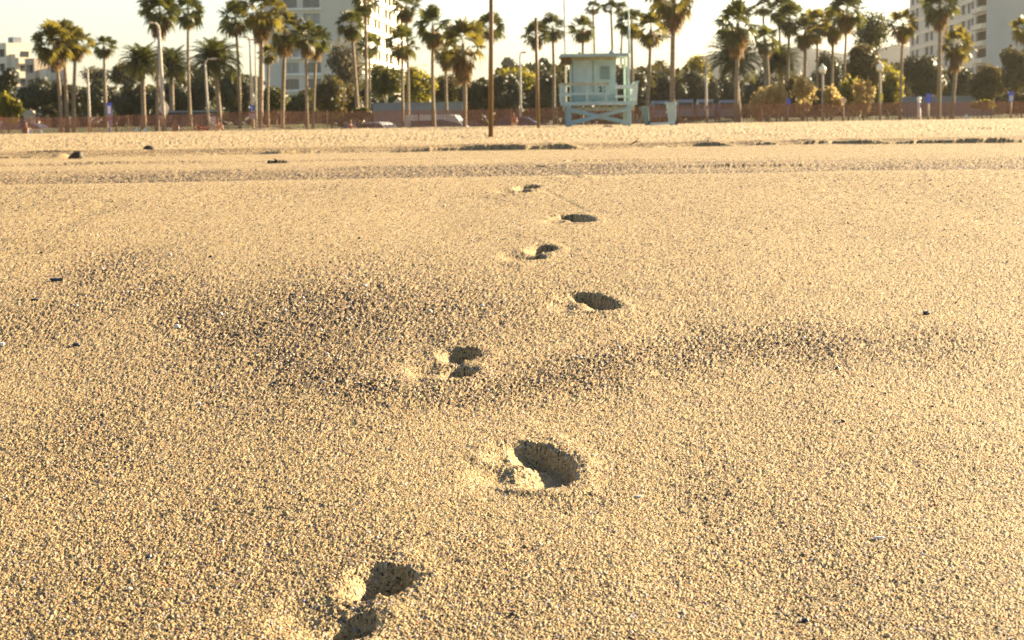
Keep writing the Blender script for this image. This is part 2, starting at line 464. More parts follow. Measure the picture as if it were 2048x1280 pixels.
def build_sand():
    core = np.arange(-.305, .3051, .00056)
    g = .305 + np.cumsum(.0008 * 1.16 ** np.arange(48))
    g = g[g < 4.5]
    t = np.concatenate([-g[::-1], core, g])
    rows = list(np.linspace(-8, .9, 12))
    inv = np.arange(1 / 1.0, 1 / 6.05, -.00078)
    rows += list(1 / inv)
    rows += list(np.geomspace(6.06, 20.3, 250))
    rows += list(np.arange(20.35, 33.0, .033))
    rows += list(np.geomspace(33.05, 137, 140))
    rows = np.array(rows)
    w = np.maximum(rows, 1.0)
    X = t[None, :] * w[:, None]
    Y = np.repeat(rows[:, None], len(t), 1)
    rng = np.random.default_rng(3)
    # break the regular rows so grains do not line up
    dy = np.gradient(rows)[:, None]
    inner = (rows[:, None] > 1.0)
    Y = Y + inner * rng.uniform(-.3, .3, Y.shape) * np.clip(dy, 0, .06)
    X = X + inner * rng.uniform(-.3, .3, X.shape) * .00056 * w[:, None] * (np.abs(t)[None, :] < .305)
    shp = X.shape
    x = X.ravel(); y = Y.ravel()
    z = ground_z(x, y)
    c = coarse_mask(x, y)
    wht = rng.normal(0, 1, x.shape)
    dist = np.clip(np.maximum(y, 1) / 3.0, .55, 4.0)
    h = .75 * wht + 1.4 * vnoise(x * 520, y * 300, 60) * 2 + .42 * vnoise(x * 190, y * 110, 61) * 2 + .15 * vnoise(x * 60, y * 38, 62) * 2
    amp = (.00047 + .00080 * c) * np.clip(dist, .5, 1.3) ** .5 * (1 - .62 * sstep(2.9, 5.0, y) * (1 - c))
    amp = np.where(y > 6.05, (.0005 + .0034 * c) * np.clip(y / 14, .6, 2.0), amp)
    amp = np.where(y > 30, .010 * sstep(30, 60, y) + .004, amp)
    z = z + amp * h
    # scattered bigger lumps with their own little pits
    lump = np.clip(vnoise(x * 38, y * 26, 63) + .5, 0, 1) ** 7
    pit = np.clip(vnoise(x * 55, y * 34, 64) + .5, 0, 1) ** 8
    k = np.where(y < 6.05, 1.0, .0)
    z = z + k * (.0010 * lump * (.3 + c) - .004 * pit * (.15 + c))
    z0 = z.copy()
    z = add_prints(x, y, z)
    grain = np.clip(.5 + .28 * rng.normal(0, 1, x.shape), -.1, 1.1)
    grain = np.where(rng.uniform(0, 1, x.shape) < .045 + .06 * c - .02 * sstep(3, 5, y), -.8, grain)
    grain = np.where(np.abs(z - z0) > .006, .5 + .12 * rng.normal(0, 1, x.shape), grain)
    c = np.where(y > 6.4, c * 1.15, c)
    nr, nc = shp
    idx = np.arange(nr * nc).reshape(nr, nc)
    f = np.stack([idx[:-1, :-1].ravel(), idx[:-1, 1:].ravel(), idx[1:, 1:].ravel(), idx[1:, :-1].ravel()], 1)
    o = np_mesh('sand', np.stack([x, y, z], 1), f, M['sand'], smooth=True)
    for nm, arr in (('coarse', c), ('grain', grain)):
        a = o.data.attributes.new(nm, 'FLOAT', 'POINT')
        a.data.foreach_set('value', arr.astype(np.float32))
    tag(o, kind='structure')
    return o

build_sand()

def park_z(x, y):
    left = sstep(-14, -22, x); right = sstep(14, 24, x)
    low = -1.05 * sstep(135, 141, y)
    rise = -.12 + .35 * sstep(134, 160, y)
    rr = -.25 + .35 * sstep(136, 170, y)
    mid = 1 - left - right
    z = left * rise + right * rr + mid * np.minimum(low, -.1)
    return z + .06 * fbm(x * .2, y * .2, 71, 2)

def build_park():
    xs = np.concatenate([np.linspace(-620, -70, 30), np.linspace(-65, 65, 131), np.linspace(70, 620, 30)])
    ys = np.concatenate([np.linspace(133.9, 170, 40), np.geomspace(171, 940, 40)])
    X, Y = np.meshgrid(xs, ys)
    Z = park_z(X.ravel(), Y.ravel()); Z[:len(xs)] -= .6
    nr, nc = X.shape
    idx = np.arange(nr * nc).reshape(nr, nc)
    f = np.stack([idx[:-1, :-1].ravel(), idx[:-1, 1:].ravel(), idx[1:, 1:].ravel(), idx[1:, :-1].ravel()], 1)
    o = np_mesh('park_ground', np.stack([X.ravel(), Y.ravel(), Z], 1), f, M['grass'], smooth=True)
    tag(o, kind='structure')

build_park()

def gz(x, y):
    if y < 134.2: return float(ground_z(np.array([x]), np.array([y]))[0])
    return float(park_z(np.array([x]), np.array([y]))[0])

def hills():
    for nm, pts, d in (('hills', [(1380, 118), (1440, 106), (1520, 104), (1570, 100), (1600, 93), (1640, 98), (1690, 108), (1740, 104), (1790, 88), (1830, 95), (1900, 112), (2100, 120)], 520),
                       ):
        mb = MB(); n = len(pts)
        top = [at(px, py, d) for px, py in pts]
        vs = []
        for p in top:
            vs += [Vector((p.x, d - 120, -2)), Vector((p.x, d - 60, p.z * .62)), p, Vector((p.x, d + 60, p.z * .7)), Vector((p.x, d + 120, -2))]
        fs = []
        for i in range(n - 1):
            for k in range(4):
                fs.append((i * 5 + k, (i + 1) * 5 + k, (i + 1) * 5 + k + 1, i * 5 + k + 1))
        mb.add(vs, fs)
        tag(mb.build(nm, M['hill'], smooth=True), kind='structure')
hills()

# ------------------------------------------------------------------ palms
def frame(d):
    d = d.normalized()
    up = Vector((0, 0, 1))
    s = d.cross(up)
    if s.length < .05: s = Vector((1, 0, 0))
    s.normalize()
    return d, s, s.cross(d).normalized()

def fan_leaf(mb, c, d, pet, L, rng, droop=.3, blades=13):
    d, s, n = frame(d)
    o = c + d * pet
    w = .014 * pet + .012
    mb.add([c - s * w, c + s * w, o + s * w * .7, o - s * w * .7], [(0, 1, 2, 3)])
    tw = rng.uniform(-.7, .7)
    s2 = s * math.cos(tw) + n * math.sin(tw); n2 = n * math.cos(tw) - s * math.sin(tw)
    for k in range(blades):
        ph = R(-115 + 230 * k / (blades - 1) + rng.uniform(-4, 4))
        ln = L * (1 - .16 * abs(ph) / 2) * rng.uniform(.85, 1.1)
        bd = d * math.cos(ph) + s2 * math.sin(ph)
        sd = (-d * math.sin(ph) + s2 * math.cos(ph)) * (ln * .105)
        m = o + bd * ln * .66 + n2 * ln * .05 - Vector((0, 0, 1)) * ln * droop * .12
        t = o + bd * ln * .97 - Vector((0, 0, 1)) * ln * droop * rng.uniform(.6, 1.3)
        mb.add([o - sd * .3, o + sd * .3, m + sd, m - sd, t], [(0, 1, 2, 3), (3, 2, 4)])

def fan_palm(bx, cx, cy, r, d, tw, label, mat='frond', n=34, skirt=.5, seed=0, open_=0.0, flat=0.0, name='fan_palm', bend=0.0):
    rng = random.Random(seed * 7 + 13)
    s = ppm(d)
    c = at(cx, cy, d); rad = 1.5 * r / s
    b = at(bx, 245, d)
    g = gz(b.x, d)
    root = empty(name, (b.x, d, g))
    tag(root, label, 'palm', 'palm trees in the park behind the fence')
    C = Vector((c.x - b.x, 0, c.z - g))
    w = tw / s / 2
    mb = MB(); pts = []; rr = []
    H = C.z
    bend = bend + rng.uniform(-2.6, 2.6)
    for i in range(13):
        t = i / 12
        x = C.x * t ** 1.3 + bend * math.sin(math.pi * t) / s
        pts.append((x, 0.25 * math.sin(2.2 * t + seed) * .3, H * t - (.25 if i == 0 else 0)))
        rr.append(w * (1.18 - .35 * t + (.25 if i == 0 else 0)) * (1 + .05 * rng.uniform(-1, 1)))
    mb.tube(pts, rr, 9)
    mb.build('trunk', M['trunk'], root, smooth=True)
    cr = MB()
    n = int(n * .78)
    for i in range(n):
        q = (i + .5) / n
        el = R(86 - (142 - 40 * flat) * q ** (.85 + open_))
        az = i * 2.39996 + rng.uniform(-.4, .4)
        dd = Vector((math.cos(az) * math.cos(el), math.sin(az) * math.cos(el), math.sin(el)))
        pet = rad * rng.uniform(.42, .66) * (1 - .18 * abs(math.sin(el)))
        fan_leaf(cr, C + Vector((0, 0, -.02 * rad)), dd, pet, rad * rng.uniform(.40, .54), rng, droop=.08 + .38 * q, blades=13)
    cr.build('crown', M[mat], root)
    if skirt > 0:
        sk = MB()
        m_ = int(16 + 26 * skirt)
        for i in range(m_):
            q = i / m_
            az = i * 2.39996
            z0 = -rad * (.12 + skirt * .75 * q)
            tt = max(0, (H + z0) / H)
            a0 = Vector((C.x * tt ** 1.3, 0, H + z0)) + Vector((math.cos(az), math.sin(az), 0)) * w
            dd = Vector((math.cos(az) * .45, math.sin(az) * .45, -1 + .35 * (1 - q)))
            fan_leaf(sk, a0, dd, rad * rng.uniform(.10, .22) * (1.2 - q * .5), rad * rng.uniform(.28, .42) * (1.1 - .4 * q), rng, droop=.4, blades=8)
        sk.build('dead_frond_skirt', M['dead'], root)
    return root

def date_palm(bx, cx, cy, r, d, tw, label, mat='frond_dark', n=72, seed=0, droop=1.45):
    rng = random.Random(seed * 5 + 3)
    s = ppm(d)
    c = at(cx, cy, d); rad = 1.3 * r / s
    b = at(bx, 245, d); g = gz(b.x, d)
    root = empty('date_palm', (b.x, d, g))
    tag(root, label, 'palm', 'palm trees in the park behind the fence')
    C = Vector((c.x - b.x, 0, c.z - g)); H = C.z; w = tw / s / 2
    mb = MB()
    pts = [(C.x * t, 0, H * t - (.25 if t == 0 else 0)) for t in (0, .2, .4, .6, .8, .9, 1)]
    mb.tube(pts, [w * k for k in (1.3, 1.05, 1, 1, 1.05, 1.5, 1.3)], 10)
    mb.build('trunk', M['trunk'], root, smooth=True)
    cr = MB()
    for i in range(n):
        q = (i + .5) / n
        el = R(80 - 92 * q); az = i * 2.39996 + rng.uniform(-.3, .3)
        hd = Vector((math.cos(az), math.sin(az), 0))
        L = rad * rng.uniform(.95, 1.15)
        prev = None; K = 12
        side = Vector((-math.sin(az), math.cos(az), 0))
        for k in range(K + 1):
            t = k / K
            e = el - droop * 1.25 * t * t * (.6 + .4 * math.cos(el))
            if prev is None:
                p = C.copy(); 
            else:
                p = prev + (hd * math.cos(e) + Vector((0, 0, 1)) * math.sin(e)) * (L / K)
            if prev is not None:
                tang = (p - prev).normalized()
                ww = .02 * (1.2 - t) + .006
                cr.add([prev - side * ww, prev + side * ww, p + side * ww * .8, p - side * ww * .8], [(0, 1, 2, 3)])
                if k > 1:
                    ll = rad * .26 * math.sin(math.pi * min(1, .15 + .85 * t)) + .04
                    for sg in (-1, 1):
                        for h in (.25, .75):
                            q0 = prev.lerp(p, h)
                            ld = (side * sg + tang * .7 + Vector((0, 0, -.35 + rng.uniform(-.2, .2)))).normalized()
                            wd = tang * (.035 + .008 * rad)
                            cr.add([q0 - wd, q0 + wd, q0 + ld * ll], [(0, 1, 2)])
            prev = p
    cr.build('crown', M[mat], root)
    sk = MB()
    for i in range(26):
        az = i * 2.39996
        a0 = Vector((C.x, 0, H)) + Vector((math.cos(az) * w * 1.2, math.sin(az) * w * 1.2, -rad * (.05 + .25 * i / 26)))
        e = a0 + Vector((math.cos(az) * .3 * rad, math.sin(az) * .3 * rad, -rad * rng.uniform(.1, .3)))
        sk.bar(a0, e, .05, .05)
    sk.build('dead_frond_skirt', M['dead'], root)
    return root

PALMS = [
    # bx, cx, cy, r, D, trunk px, label, opts
    (121, 108, 84, 38, 140, 7, 'leaning golden fan palm with a drooping brown frond, leftmost of a clump of three', dict(mat='frond_gold', skirt=.75)),
    (133, 127, 70, 28, 141, 7, 'middle fan palm of the golden clump of three, its pale trunk standing between two others', dict(mat='frond_gold', skirt=.4)),
    (146, 152, 84, 27, 142, 7, 'golden fan palm, right-hand one of the clump of three beside the thin bare pole', dict(mat='frond_gold', skirt=.8)),
    (213, 208, 92, 21, 185, 6, 'small dark fan palm standing alone above the dark trees behind the blue banner', dict(skirt=.5, n=30)),
    (314, 320, 22, 34, 139, 7, 'large bushy fan palm directly behind the tall curved street lamp', dict(skirt=.95, n=40)),
    (381, 376, 20, 29, 160, 6, 'tall slim fan palm with a tight crown between the curved and the hooked lamp', dict(skirt=.6, n=38)),
    (479, 470, 34, 32, 150, 6, 'ragged fan palm with a thin trunk left of the two lit lamp poles', dict(skirt=.5, open_=.1)),
    (520, 523, 20, 38, 137, 9, 'thick trunked golden brown fan palm just right of the two lamp poles', dict(mat='frond_gold', skirt=1.0, n=42)),
    (536, 538, 108, 17, 165, 5, 'short golden fan palm half hidden behind a thick palm trunk', dict(mat='frond_gold', skirt=.5)),
    (564, 571, 58, 33, 152, 8, 'fan palm with a thick brown skirt before the left end of the tower block', dict(mat='frond_gold', skirt=1.0)),
    (615, 614, 70, 28, 140, 6, 'fan palm in front of the tower block windows with the paler of two close trunks', dict(skirt=.9)),
    (627, 634, 80, 25, 150, 5, 'darker fan palm tucked behind another one in front of the tower block windows', dict(skirt=.9)),
    (717, 702, 48, 25, 150, 7, 'fan palm with a curving trunk before the blank tower block wall', dict(skirt=.7, bend=-2)),
    (731, 731, 4, 22, 155, 6, 'very tall fan palm cut by the picture top at the tower block corner', dict(skirt=.7)),
    (738, 738, 92, 22, 165, 5, 'low fan palm behind a taller trunk at the foot of the sunlit tower block face', dict(skirt=.4)),
    (816, 812, 12, 26, 150, 5, 'tall fan palm at the right-hand end of the sunlit tower block face', dict(skirt=.6)),
    (806, 804, 84, 29, 145, 6, 'sparse fan palm with spread-out fronds below a taller one beside the sunlit tower block', dict(skirt=.6, open_=.2, n=24)),
    (869, 866, 52, 34, 142, 7, 'open crowned fan palm standing alone against the sky right of the tower block', dict(skirt=.7, open_=.2, n=24)),
    (895, 892, 96, 27, 165, 6, 'brownish shaggy fan palm behind and between two greener palms', dict(mat='frond_gold', skirt=1.0)),
    (928, 926, 88, 44, 138, 8, 'wide bright green fan palm with a long dead skirt left of the brown post', dict(mat='frond_gold', skirt=1.1, open_=.15, n=28)),
    (981, 981, 52, 26, 170, 5, 'fan palm whose trunk is hidden by the near brown post', dict(skirt=.4)),
    (1077, 1072, 68, 22, 175, 6, 'dark fan palm right behind the far brown post', dict(mat='frond_dark', skirt=.8, n=38)),
    (1107, 1105, 54, 24, 180, 6, 'dark fan palm with a bare slender trunk between the far brown post and the flagpole', dict(mat='frond_dark', skirt=.6)),
    (1164, 1166, 56, 23, 190, 6, 'small fan palm rising above the left part of the lifeguard hut roof', dict(skirt=.6)),
    (1190, 1186, 15, 14, 230, 4, 'tiny far fan palm on a hair thin trunk above the middle of the hut roof', dict(mat='frond_dark', skirt=.2, n=20)),
    (1228, 1222, 18, 17, 235, 5, 'far umbrella shaped fan palm with a flat dark crown above the hut', dict(mat='frond_dark', skirt=0, n=22, flat=1.0)),
    (1237, 1245, 20, 15, 240, 4, 'far fan palm on a leaning trunk above the right part of the hut roof', dict(mat='frond_dark', skirt=.2, n=20)),
    (1265, 1263, 44, 25, 165, 6, 'fan palm behind the right-hand corner post of the lifeguard hut', dict(skirt=.7)),
    (1291, 1302, 58, 31, 150, 7, 'loose golden fan palm between the lifeguard hut and the thickest palm', dict(mat='frond_gold', skirt=.5, open_=.3, n=22)),
    (1345, 1348, -8, 42, 138, 10, 'largest fan palm, its thick straight trunk standing behind the right-hand teal bin', dict(mat='frond_gold', skirt=1.0, n=40)),
    (1471, 1476, 46, 39, 138, 8, 'fan palm with a wide brown skirt in front of a bushy date palm', dict(skirt=1.0, open_=.15, n=28)),
    (1531, 1526, 12, 18, 190, 5, 'thin distant fan palm rising straight above a short dark palm', dict(mat='frond_dark', skirt=.3, n=22)),
    (1535, 1530, 78, 26, 165, 9, 'short stocky palm with upright fronds below a thin distant one', dict(mat='frond', skirt=.6, n=26)),
    (1561, 1559, 18, 23, 180, 5, 'left one of two overlapping tall fan palms near the top of the picture', dict(mat='frond_dark', skirt=.5)),
    (1572, 1579, 34, 27, 160, 6, 'right one of two overlapping tall fan palms, with lighter fronds', dict(skirt=.7)),
    (1606, 1611, 62, 27, 158, 7, 'golden spotted fan palm, leftmost of the row of four above the tan shrubs', dict(mat='frond_gold', skirt=.7)),
    (1631, 1634, 46, 27, 162, 5, 'golden fan palm, second of the row of four above the tan shrubs', dict(mat='frond_gold', skirt=.9)),
    (1663, 1668, 44, 28, 160, 6, 'golden fan palm, third of the row of four above the tan shrubs', dict(mat='frond_gold', skirt=.9)),
    (1687, 1694, 20, 32, 146, 5, 'fan palm on a slim pale trunk, rightmost of the four above the tan shrubs', dict(skirt=.8, n=36)),
    (1800, 1806, 46, 27, 142, 6, 'slim fan palm with a pale trunk left of the beige block of flats', dict(mat='frond_gold', skirt=.9, n=26)),
    (1877, 1880, 10, 31, 142, 8, 'tall fan palm with a bulging brown skirt in front of the beige block windows', dict(skirt=1.0, n=40)),
    (1903, 1915, 88, 29, 150, 8, 'shorter leafy fan palm in front of the beige block balconies', dict(mat='frond_gold', skirt=1.2)),
    (2056, 2050, 56, 25, 150, 6, 'fan palm cut by the right-hand edge of the picture', dict(mat='frond_gold', skirt=.6)),
]
for i, (bx, cx, cy, r, d, tw, lab, kw) in enumerate(PALMS):
    fan_palm(bx, cx, cy, r, d, tw, lab, seed=i + 1, **kw)

DATES = [
    (288, 284, 128, 42, 150, 9, 'short date palm with a pale crooked trunk left of the curved street lamp', dict(mat='frond')),
    (345, 342, 135, 44, 180, 9, 'dark date palm in shade between the curved street lamp and the slim fan palm', dict()),
    (441, 430, 124, 52, 146, 9, 'broad arching date palm beside the short hooked street lamp', dict(mat='frond')),
    (1480, 1470, 122, 56, 155, 10, 'bushy date palm with hanging fronds behind a fan palm right of the thin lamp', dict(mat='frond', droop=1.3)),
    (1575, 1560, 128, 42, 175, 8, 'low dark date palm above the dark evergreens near the grey hill', dict(droop=1.2)),
]
for i, (bx, cx, cy, r, d, tw, lab, kw) in enumerate(DATES):
    date_palm(bx, cx, cy, r, d, tw, lab, seed=i + 1, **kw)

# ------------------------------------------------------------------ leafy trees and shrubs
def leafy(name, cx, cy, rx, ry, d, mat, label, n=3500, leaf=.26, seed=0, core=.78, lobes=13, trunk='bark', cat='tree', group='leafy trees behind the palms', loose=.12, deep=1.0):
    rng = np.random.default_rng(seed + 100)
    s = ppm(d)
    c = at(cx, cy, d)
    g = gz(c.x, d)
    root = empty(name, (c.x, d, g))
    tag(root, label, cat, group)
    A = np.array([rx / s, rx / s * deep, ry / s]); cz = c.z - g
    # lobes fill an ellipsoid unevenly
    P = rng.normal(0, 1, (lobes, 3)); P /= np.linalg.norm(P, axis=1)[:, None]
    P *= (rng.uniform(.25, 1, lobes) ** .5)[:, None] * .68
    lr = rng.uniform(.30, .52, lobes)
    P[0] = (0, 0, 0); lr[0] = .62
    if cat == 'shrub':
        lr = rng.uniform(.14, .30, lobes); P = P * 1.25; P[:, 2] *= 1.05
    per = rng.choice(lobes, n, p=lr ** 2 / np.sum(lr ** 2))
    D_ = rng.normal(0, 1, (n, 3)); D_ /= np.linalg.norm(D_, axis=1)[:, None]
    rad = lr[per] * (1 + rng.normal(0, loose, n)) * (rng.uniform(.55, 1, n) ** .25)
    pos = (P[per] + D_ * rad[:, None]) * A
    nrm = D_ + rng.normal(0, .55, (n, 3)); nrm /= np.linalg.norm(nrm, axis=1)[:, None]
    ref = rng.normal(0, 1, (n, 3))
    a = np.cross(nrm, ref); a /= np.linalg.norm(a, axis=1)[:, None]
    b = np.cross(nrm, a)
    sz = leaf * rng.uniform(.6, 1.4, n)[:, None]
    a = a * sz * .5; b = b * sz * .42
    pos[:, 2] += cz
    pos[:, 2] = np.maximum(pos[:, 2], .05)
    V = np.stack([pos - a, pos + b * .9 - a * .1, pos + a * 1.1, pos - b * .9 + a * .1], 1).reshape(-1, 3)
    Fq = np.arange(4 * n).reshape(-1, 4)
    if core > 0:
        vs = []; fs = []; off = len(V)
        for k in range(lobes):
            mb = MB().ball((0, 0, 0), 1, 10, 7)
            q = np.array(mb.v); q = q * (lr[k] * core * (1 + .12 * rng.normal(0, 1, len(q)))[:, None])
            q = (q + P[k]) * A; q[:, 2] += cz
            q[:, 2] = np.maximum(q[:, 2], .0)
            vs.append(q); fs.append(np.array(mb.f) + off); off += len(q)
        V = np.concatenate([V] + vs); Fq = np.concatenate([Fq] + fs)
    np_mesh('crown' if cat == 'tree' else 'foliage', V, Fq, M[mat], root)
    mb = MB()
    w = max(.07, .055 * A[0]) if cat == 'tree' else .05
    top = cz - A[2] * .1
    mb.tube([(0, 0, -.3), (w * .3, 0, top * .35), (-w * .2, 0, top * .7), (0, 0, top)], [w * 1.3, w, w * .85, w * .5], 8)
    for k in range(4):
        e = P[1 + k] * A; e[2] += cz
        mb.tube([(0, 0, top * (.5 + .1 * k)), (e[0] * .5, e[1] * .5, (top * .6 + e[2]) / 2), tuple(e)], [w * .6, w * .4, w * .15], 6)
    mb.build('trunk' if cat == 'tree' else 'stem', M[trunk], root, smooth=True)
    return root

TREES = [
    (12, 172, 28, 36, 190, 'ficus', 'dark tree at the left edge in front of the white stepped flats', {}),
    (72, 196, 44, 37, 205, 'ficus', 'dense dark evergreen below the tan flats at far left', {}),
    (138, 196, 46, 38, 206, 'ficus', 'dense dark evergreen behind the three golden palms', {}),
    (205, 196, 44, 40, 204, 'ficus', 'dense dark evergreen behind the blue banner', {}),
    (190, 152, 34, 18, 215, 'grey_leaf', 'pale wispy tree top showing above the dark trees behind the thin bare pole', dict(core=0, loose=.3, n=1500)),
    (252, 148, 36, 22, 216, 'olive', 'dull olive tree top behind the small date palm', dict(core=.4, loose=.25)),
    (270, 200, 44, 44, 200, 'ficus', 'dark evergreen behind the crooked trunk of the small date palm', {}),
    (340, 200, 46, 46, 202, 'ficus', 'dark evergreen in the shade right of the curved lamp', {}),
    (372, 152, 30, 20, 214, 'olive', 'olive tree top between the slim fan palm and the dark date palm', dict(core=.4, loose=.25)),
    (405, 196, 44, 48, 204, 'ficus', 'dark evergreen behind the short hooked lamp', {}),
    (470, 192, 42, 52, 203, 'ficus', 'dark evergreen behind the ragged palm left of the lit lamp poles', {}),
    (550, 205, 46, 40, 200, 'green', 'mid green rounded tree at the foot of the grey tower block', dict(core=.8)),
    (610, 210, 36, 36, 198, 'green', 'greenish tree below the lower windows of the tower block', dict(core=.8)),
    (690, 128, 40, 58, 190, 'grey_leaf', 'tall grey twiggy tree in front of the blank tower block wall', dict(core=0, loose=.3, n=2600, leaf=.3, trunk='bark_pale')),
    (662, 192, 36, 46, 180, 'olive', 'brown green conifer like tree left of the curving palm trunk', dict(core=.55, loose=.2)),
    (700, 205, 30, 36, 182, 'olive', 'small olive tree behind the curving palm trunk', dict(core=.5, loose=.2)),
    (772, 158, 40, 42, 176, 'green', 'spreading tree with a thick pale trunk below the sunlit tower block', dict(core=.45, loose=.2, trunk='bark_pale')),
    (735, 200, 26, 30, 185, 'ficus', 'dark low tree behind the pale trunk of the spreading tree', {}),
    (838, 172, 38, 46, 200, 'lime', 'backlit yellow green tree above the long grey wall', dict(core=.5, loose=.18)),
    (893, 178, 34, 40, 204, 'olive', 'olive tree behind the shaggy palm', dict(core=.55, loose=.18)),
    (950, 196, 32, 36, 196, 'ficus', 'low dark tree between the wide green palm and the near brown post', {}),
    (1012, 190, 48, 50, 196, 'ficus', 'big dark dome shaped evergreen right of the near brown post', dict(lobes=9)),
    (1035, 158, 46, 24, 225, 'lime', 'yellow green tree top lit above the dark domes near the concrete lamp pole', dict(core=.5)),
    (1090, 190, 44, 52, 197, 'ficus', 'dark dome shaped evergreen behind the far brown post', dict(lobes=9)),
    (1140, 195, 36, 50, 199, 'ficus', 'dark evergreen behind the left side of the lifeguard hut', {}),
    (1016, 126, 15, 11, 520, 'blue_leaf', 'small far bluish tree on the skyline left of the concrete lamp pole', dict(n=1200, leaf=.6)),
    (1087, 124, 11, 11, 520, 'blue_leaf', 'small far bluish tree on the skyline between the brown post and a bare palm trunk', dict(n=900, leaf=.6)),
    (1262, 182, 38, 52, 224, 'ficus', 'dark evergreen behind the right side of the lifeguard hut', {}),
    (1312, 165, 46, 56, 240, 'olive', 'broad hazy domed tree behind the loose palm right of the hut', dict(lobes=9)),
    (1335, 190, 40, 42, 226, 'ficus', 'dark domed evergreen behind the right-hand teal bin', dict(lobes=9)),
    (1392, 150, 50, 40, 245, 'lime', 'yellow topped domed tree left of the bushy date palm', dict(core=.7, lobes=9)),
    (1400, 188, 46, 50, 228, 'ficus', 'dark domed evergreen above the white vans', dict(lobes=9)),
    (1470, 195, 46, 46, 230, 'ficus', 'dark evergreen below the bushy date palm', {}),
    (1535, 185, 44, 48, 200, 'ficus', 'dark evergreen behind the tan shrubs', {}),
    (1600, 180, 44, 46, 204, 'ficus', 'dark evergreen below the grey hill', {}),
    (1655, 150, 40, 50, 210, 'ficus', 'shadowy tree behind the row of four golden palms', dict(core=.6)),
    (1735, 62, 42, 50, 188, 'frond_dark', 'tall airy dark tree with sky showing through, right of the row of four palms', dict(core=.25, loose=.3, n=2600)),
    (1725, 145, 50, 58, 165, 'olive', 'large rounded olive green tree behind the right-hand globe lamp', dict(core=.7)),
    (1775, 165, 36, 52, 172, 'lime', 'sunny yellow green tree between the globe lamp and a slim pale palm', dict(core=.6)),
    (1845, 155, 48, 46, 185, 'ficus', 'dark bushy tree at the foot of the beige block of flats', {}),
    (1915, 165, 40, 40, 190, 'ficus', 'dark tree behind the shorter palm in front of the balconies', {}),
    (1975, 168, 46, 42, 176, 'olive', 'brownish tree below the bare grey end wall of the beige block', dict(core=.7)),
    (2034, 140, 44, 48, 170, 'olive', 'big green topped tree at the right edge of the picture', dict(core=.65)),
]
for i, (cx, cy, rx, ry, d, mt, lab, kw) in enumerate(TREES):
    leafy('leafy_tree', cx, cy, rx, ry, d, mt, lab, seed=i, **dict(dict(n=3600), **kw))

SHRUBS = [
    (16, 216, 28, 32, 143, 'lime', 'bright yellow green bush at the left edge of the picture', {}),
    (1522, 208, 26, 34, 135.4, 'tan', 'rounded tan shrub at the left end of the shrub row', {}),
    (1552, 200, 24, 38, 136, 'tan', 'dry tan shrub left of the small blue sign', {}),
    (1576, 186, 26, 34, 140, 'olive', 'brownish shrub behind the small blue sign', {}),
    (1606, 188, 28, 36, 137, 'tan', 'tall feathery tan shrub right of the small blue sign', dict(n=2000)),
    (1632, 205, 26, 28, 143, 'olive', 'low olive shrub behind the left-hand globe lamp', {}),
    (1662, 204, 24, 32, 139, 'tan', 'pale dry shrub between the left-hand globe lamp and the hexagonal sign', {}),
    (1696, 186, 28, 42, 143, 'lime', 'mustard yellow shrub behind the pale hexagonal sign', {}),
    (1727, 194, 20, 42, 138, 'tan', 'narrow upright tan shrub right of the pale hexagonal sign', {}),
    (1775, 205, 20, 28, 146, 'green', 'green shrub right of the right-hand globe lamp', {}),
    (1965, 210, 24, 10, 139, 'lime', 'low clipped mustard hedge behind the fence near the right edge', {}),
    (2042, 208, 24, 22, 142, 'olive', 'rounded olive bush behind the blue sign at the right edge', {}),
    (722, 226, 22, 10, 150, 'green', 'low green bush behind the fence left of the pale tree trunk', {}),
]
for i, (cx, cy, rx, ry, d, mt, lab, kw) in enumerate(SHRUBS):
    leafy('shrub', cx, cy, rx, ry, d, mt, lab, seed=60 + i, **dict(dict(n=2300, leaf=.17, core=.5, loose=.4, lobes=30, cat='shrub', group='shrubs behind the fence', trunk='bark', deep=.6), **kw))

# ------------------------------------------------------------------ far wood behind everything
def far_wood():
    rng = np.random.default_rng(9)
    V = []; n = 0
    cnt = 26000
    x = rng.uniform(-120, 125, cnt); y = 240 + rng.normal(0, 5, cnt) 
    hmax = 6.0 + 2.6 * vnoise(x * .09, x * 0, 88) + 2.0 * vnoise(x * .3, x * 0, 89)
    hmax = np.where((x > -30) & (x < -21.5), np.minimum(hmax, 3.4), hmax); hmax = np.where(x < -52, np.minimum(hmax, 4.6), hmax)
    z = rng.uniform(0, 1, cnt) ** .7 * hmax - .8
    nrm = rng.normal(0, 1, (cnt, 3)); nrm[:, 1] -= .6
    nrm /= np.linalg.norm(nrm, axis=1)[:, None]
    a = np.cross(nrm, rng.normal(0, 1, (cnt, 3))); a /= np.linalg.norm(a, axis=1)[:, None]; b = np.cross(nrm, a)
    s = rng.uniform(.25, .6, cnt)[:, None]
    P = np.stack([x, y, z], 1)
    V = np.stack([P - a * s, P + b * s, P + a * s, P - b * s], 1).reshape(-1, 3)
    o = np_mesh('far_wood', V, np.arange(4 * cnt).reshape(-1, 4), M['ficus'])
    tag(o, 'dark belt of distant trees behind the park', 'trees', kind='stuff')
far_wood()

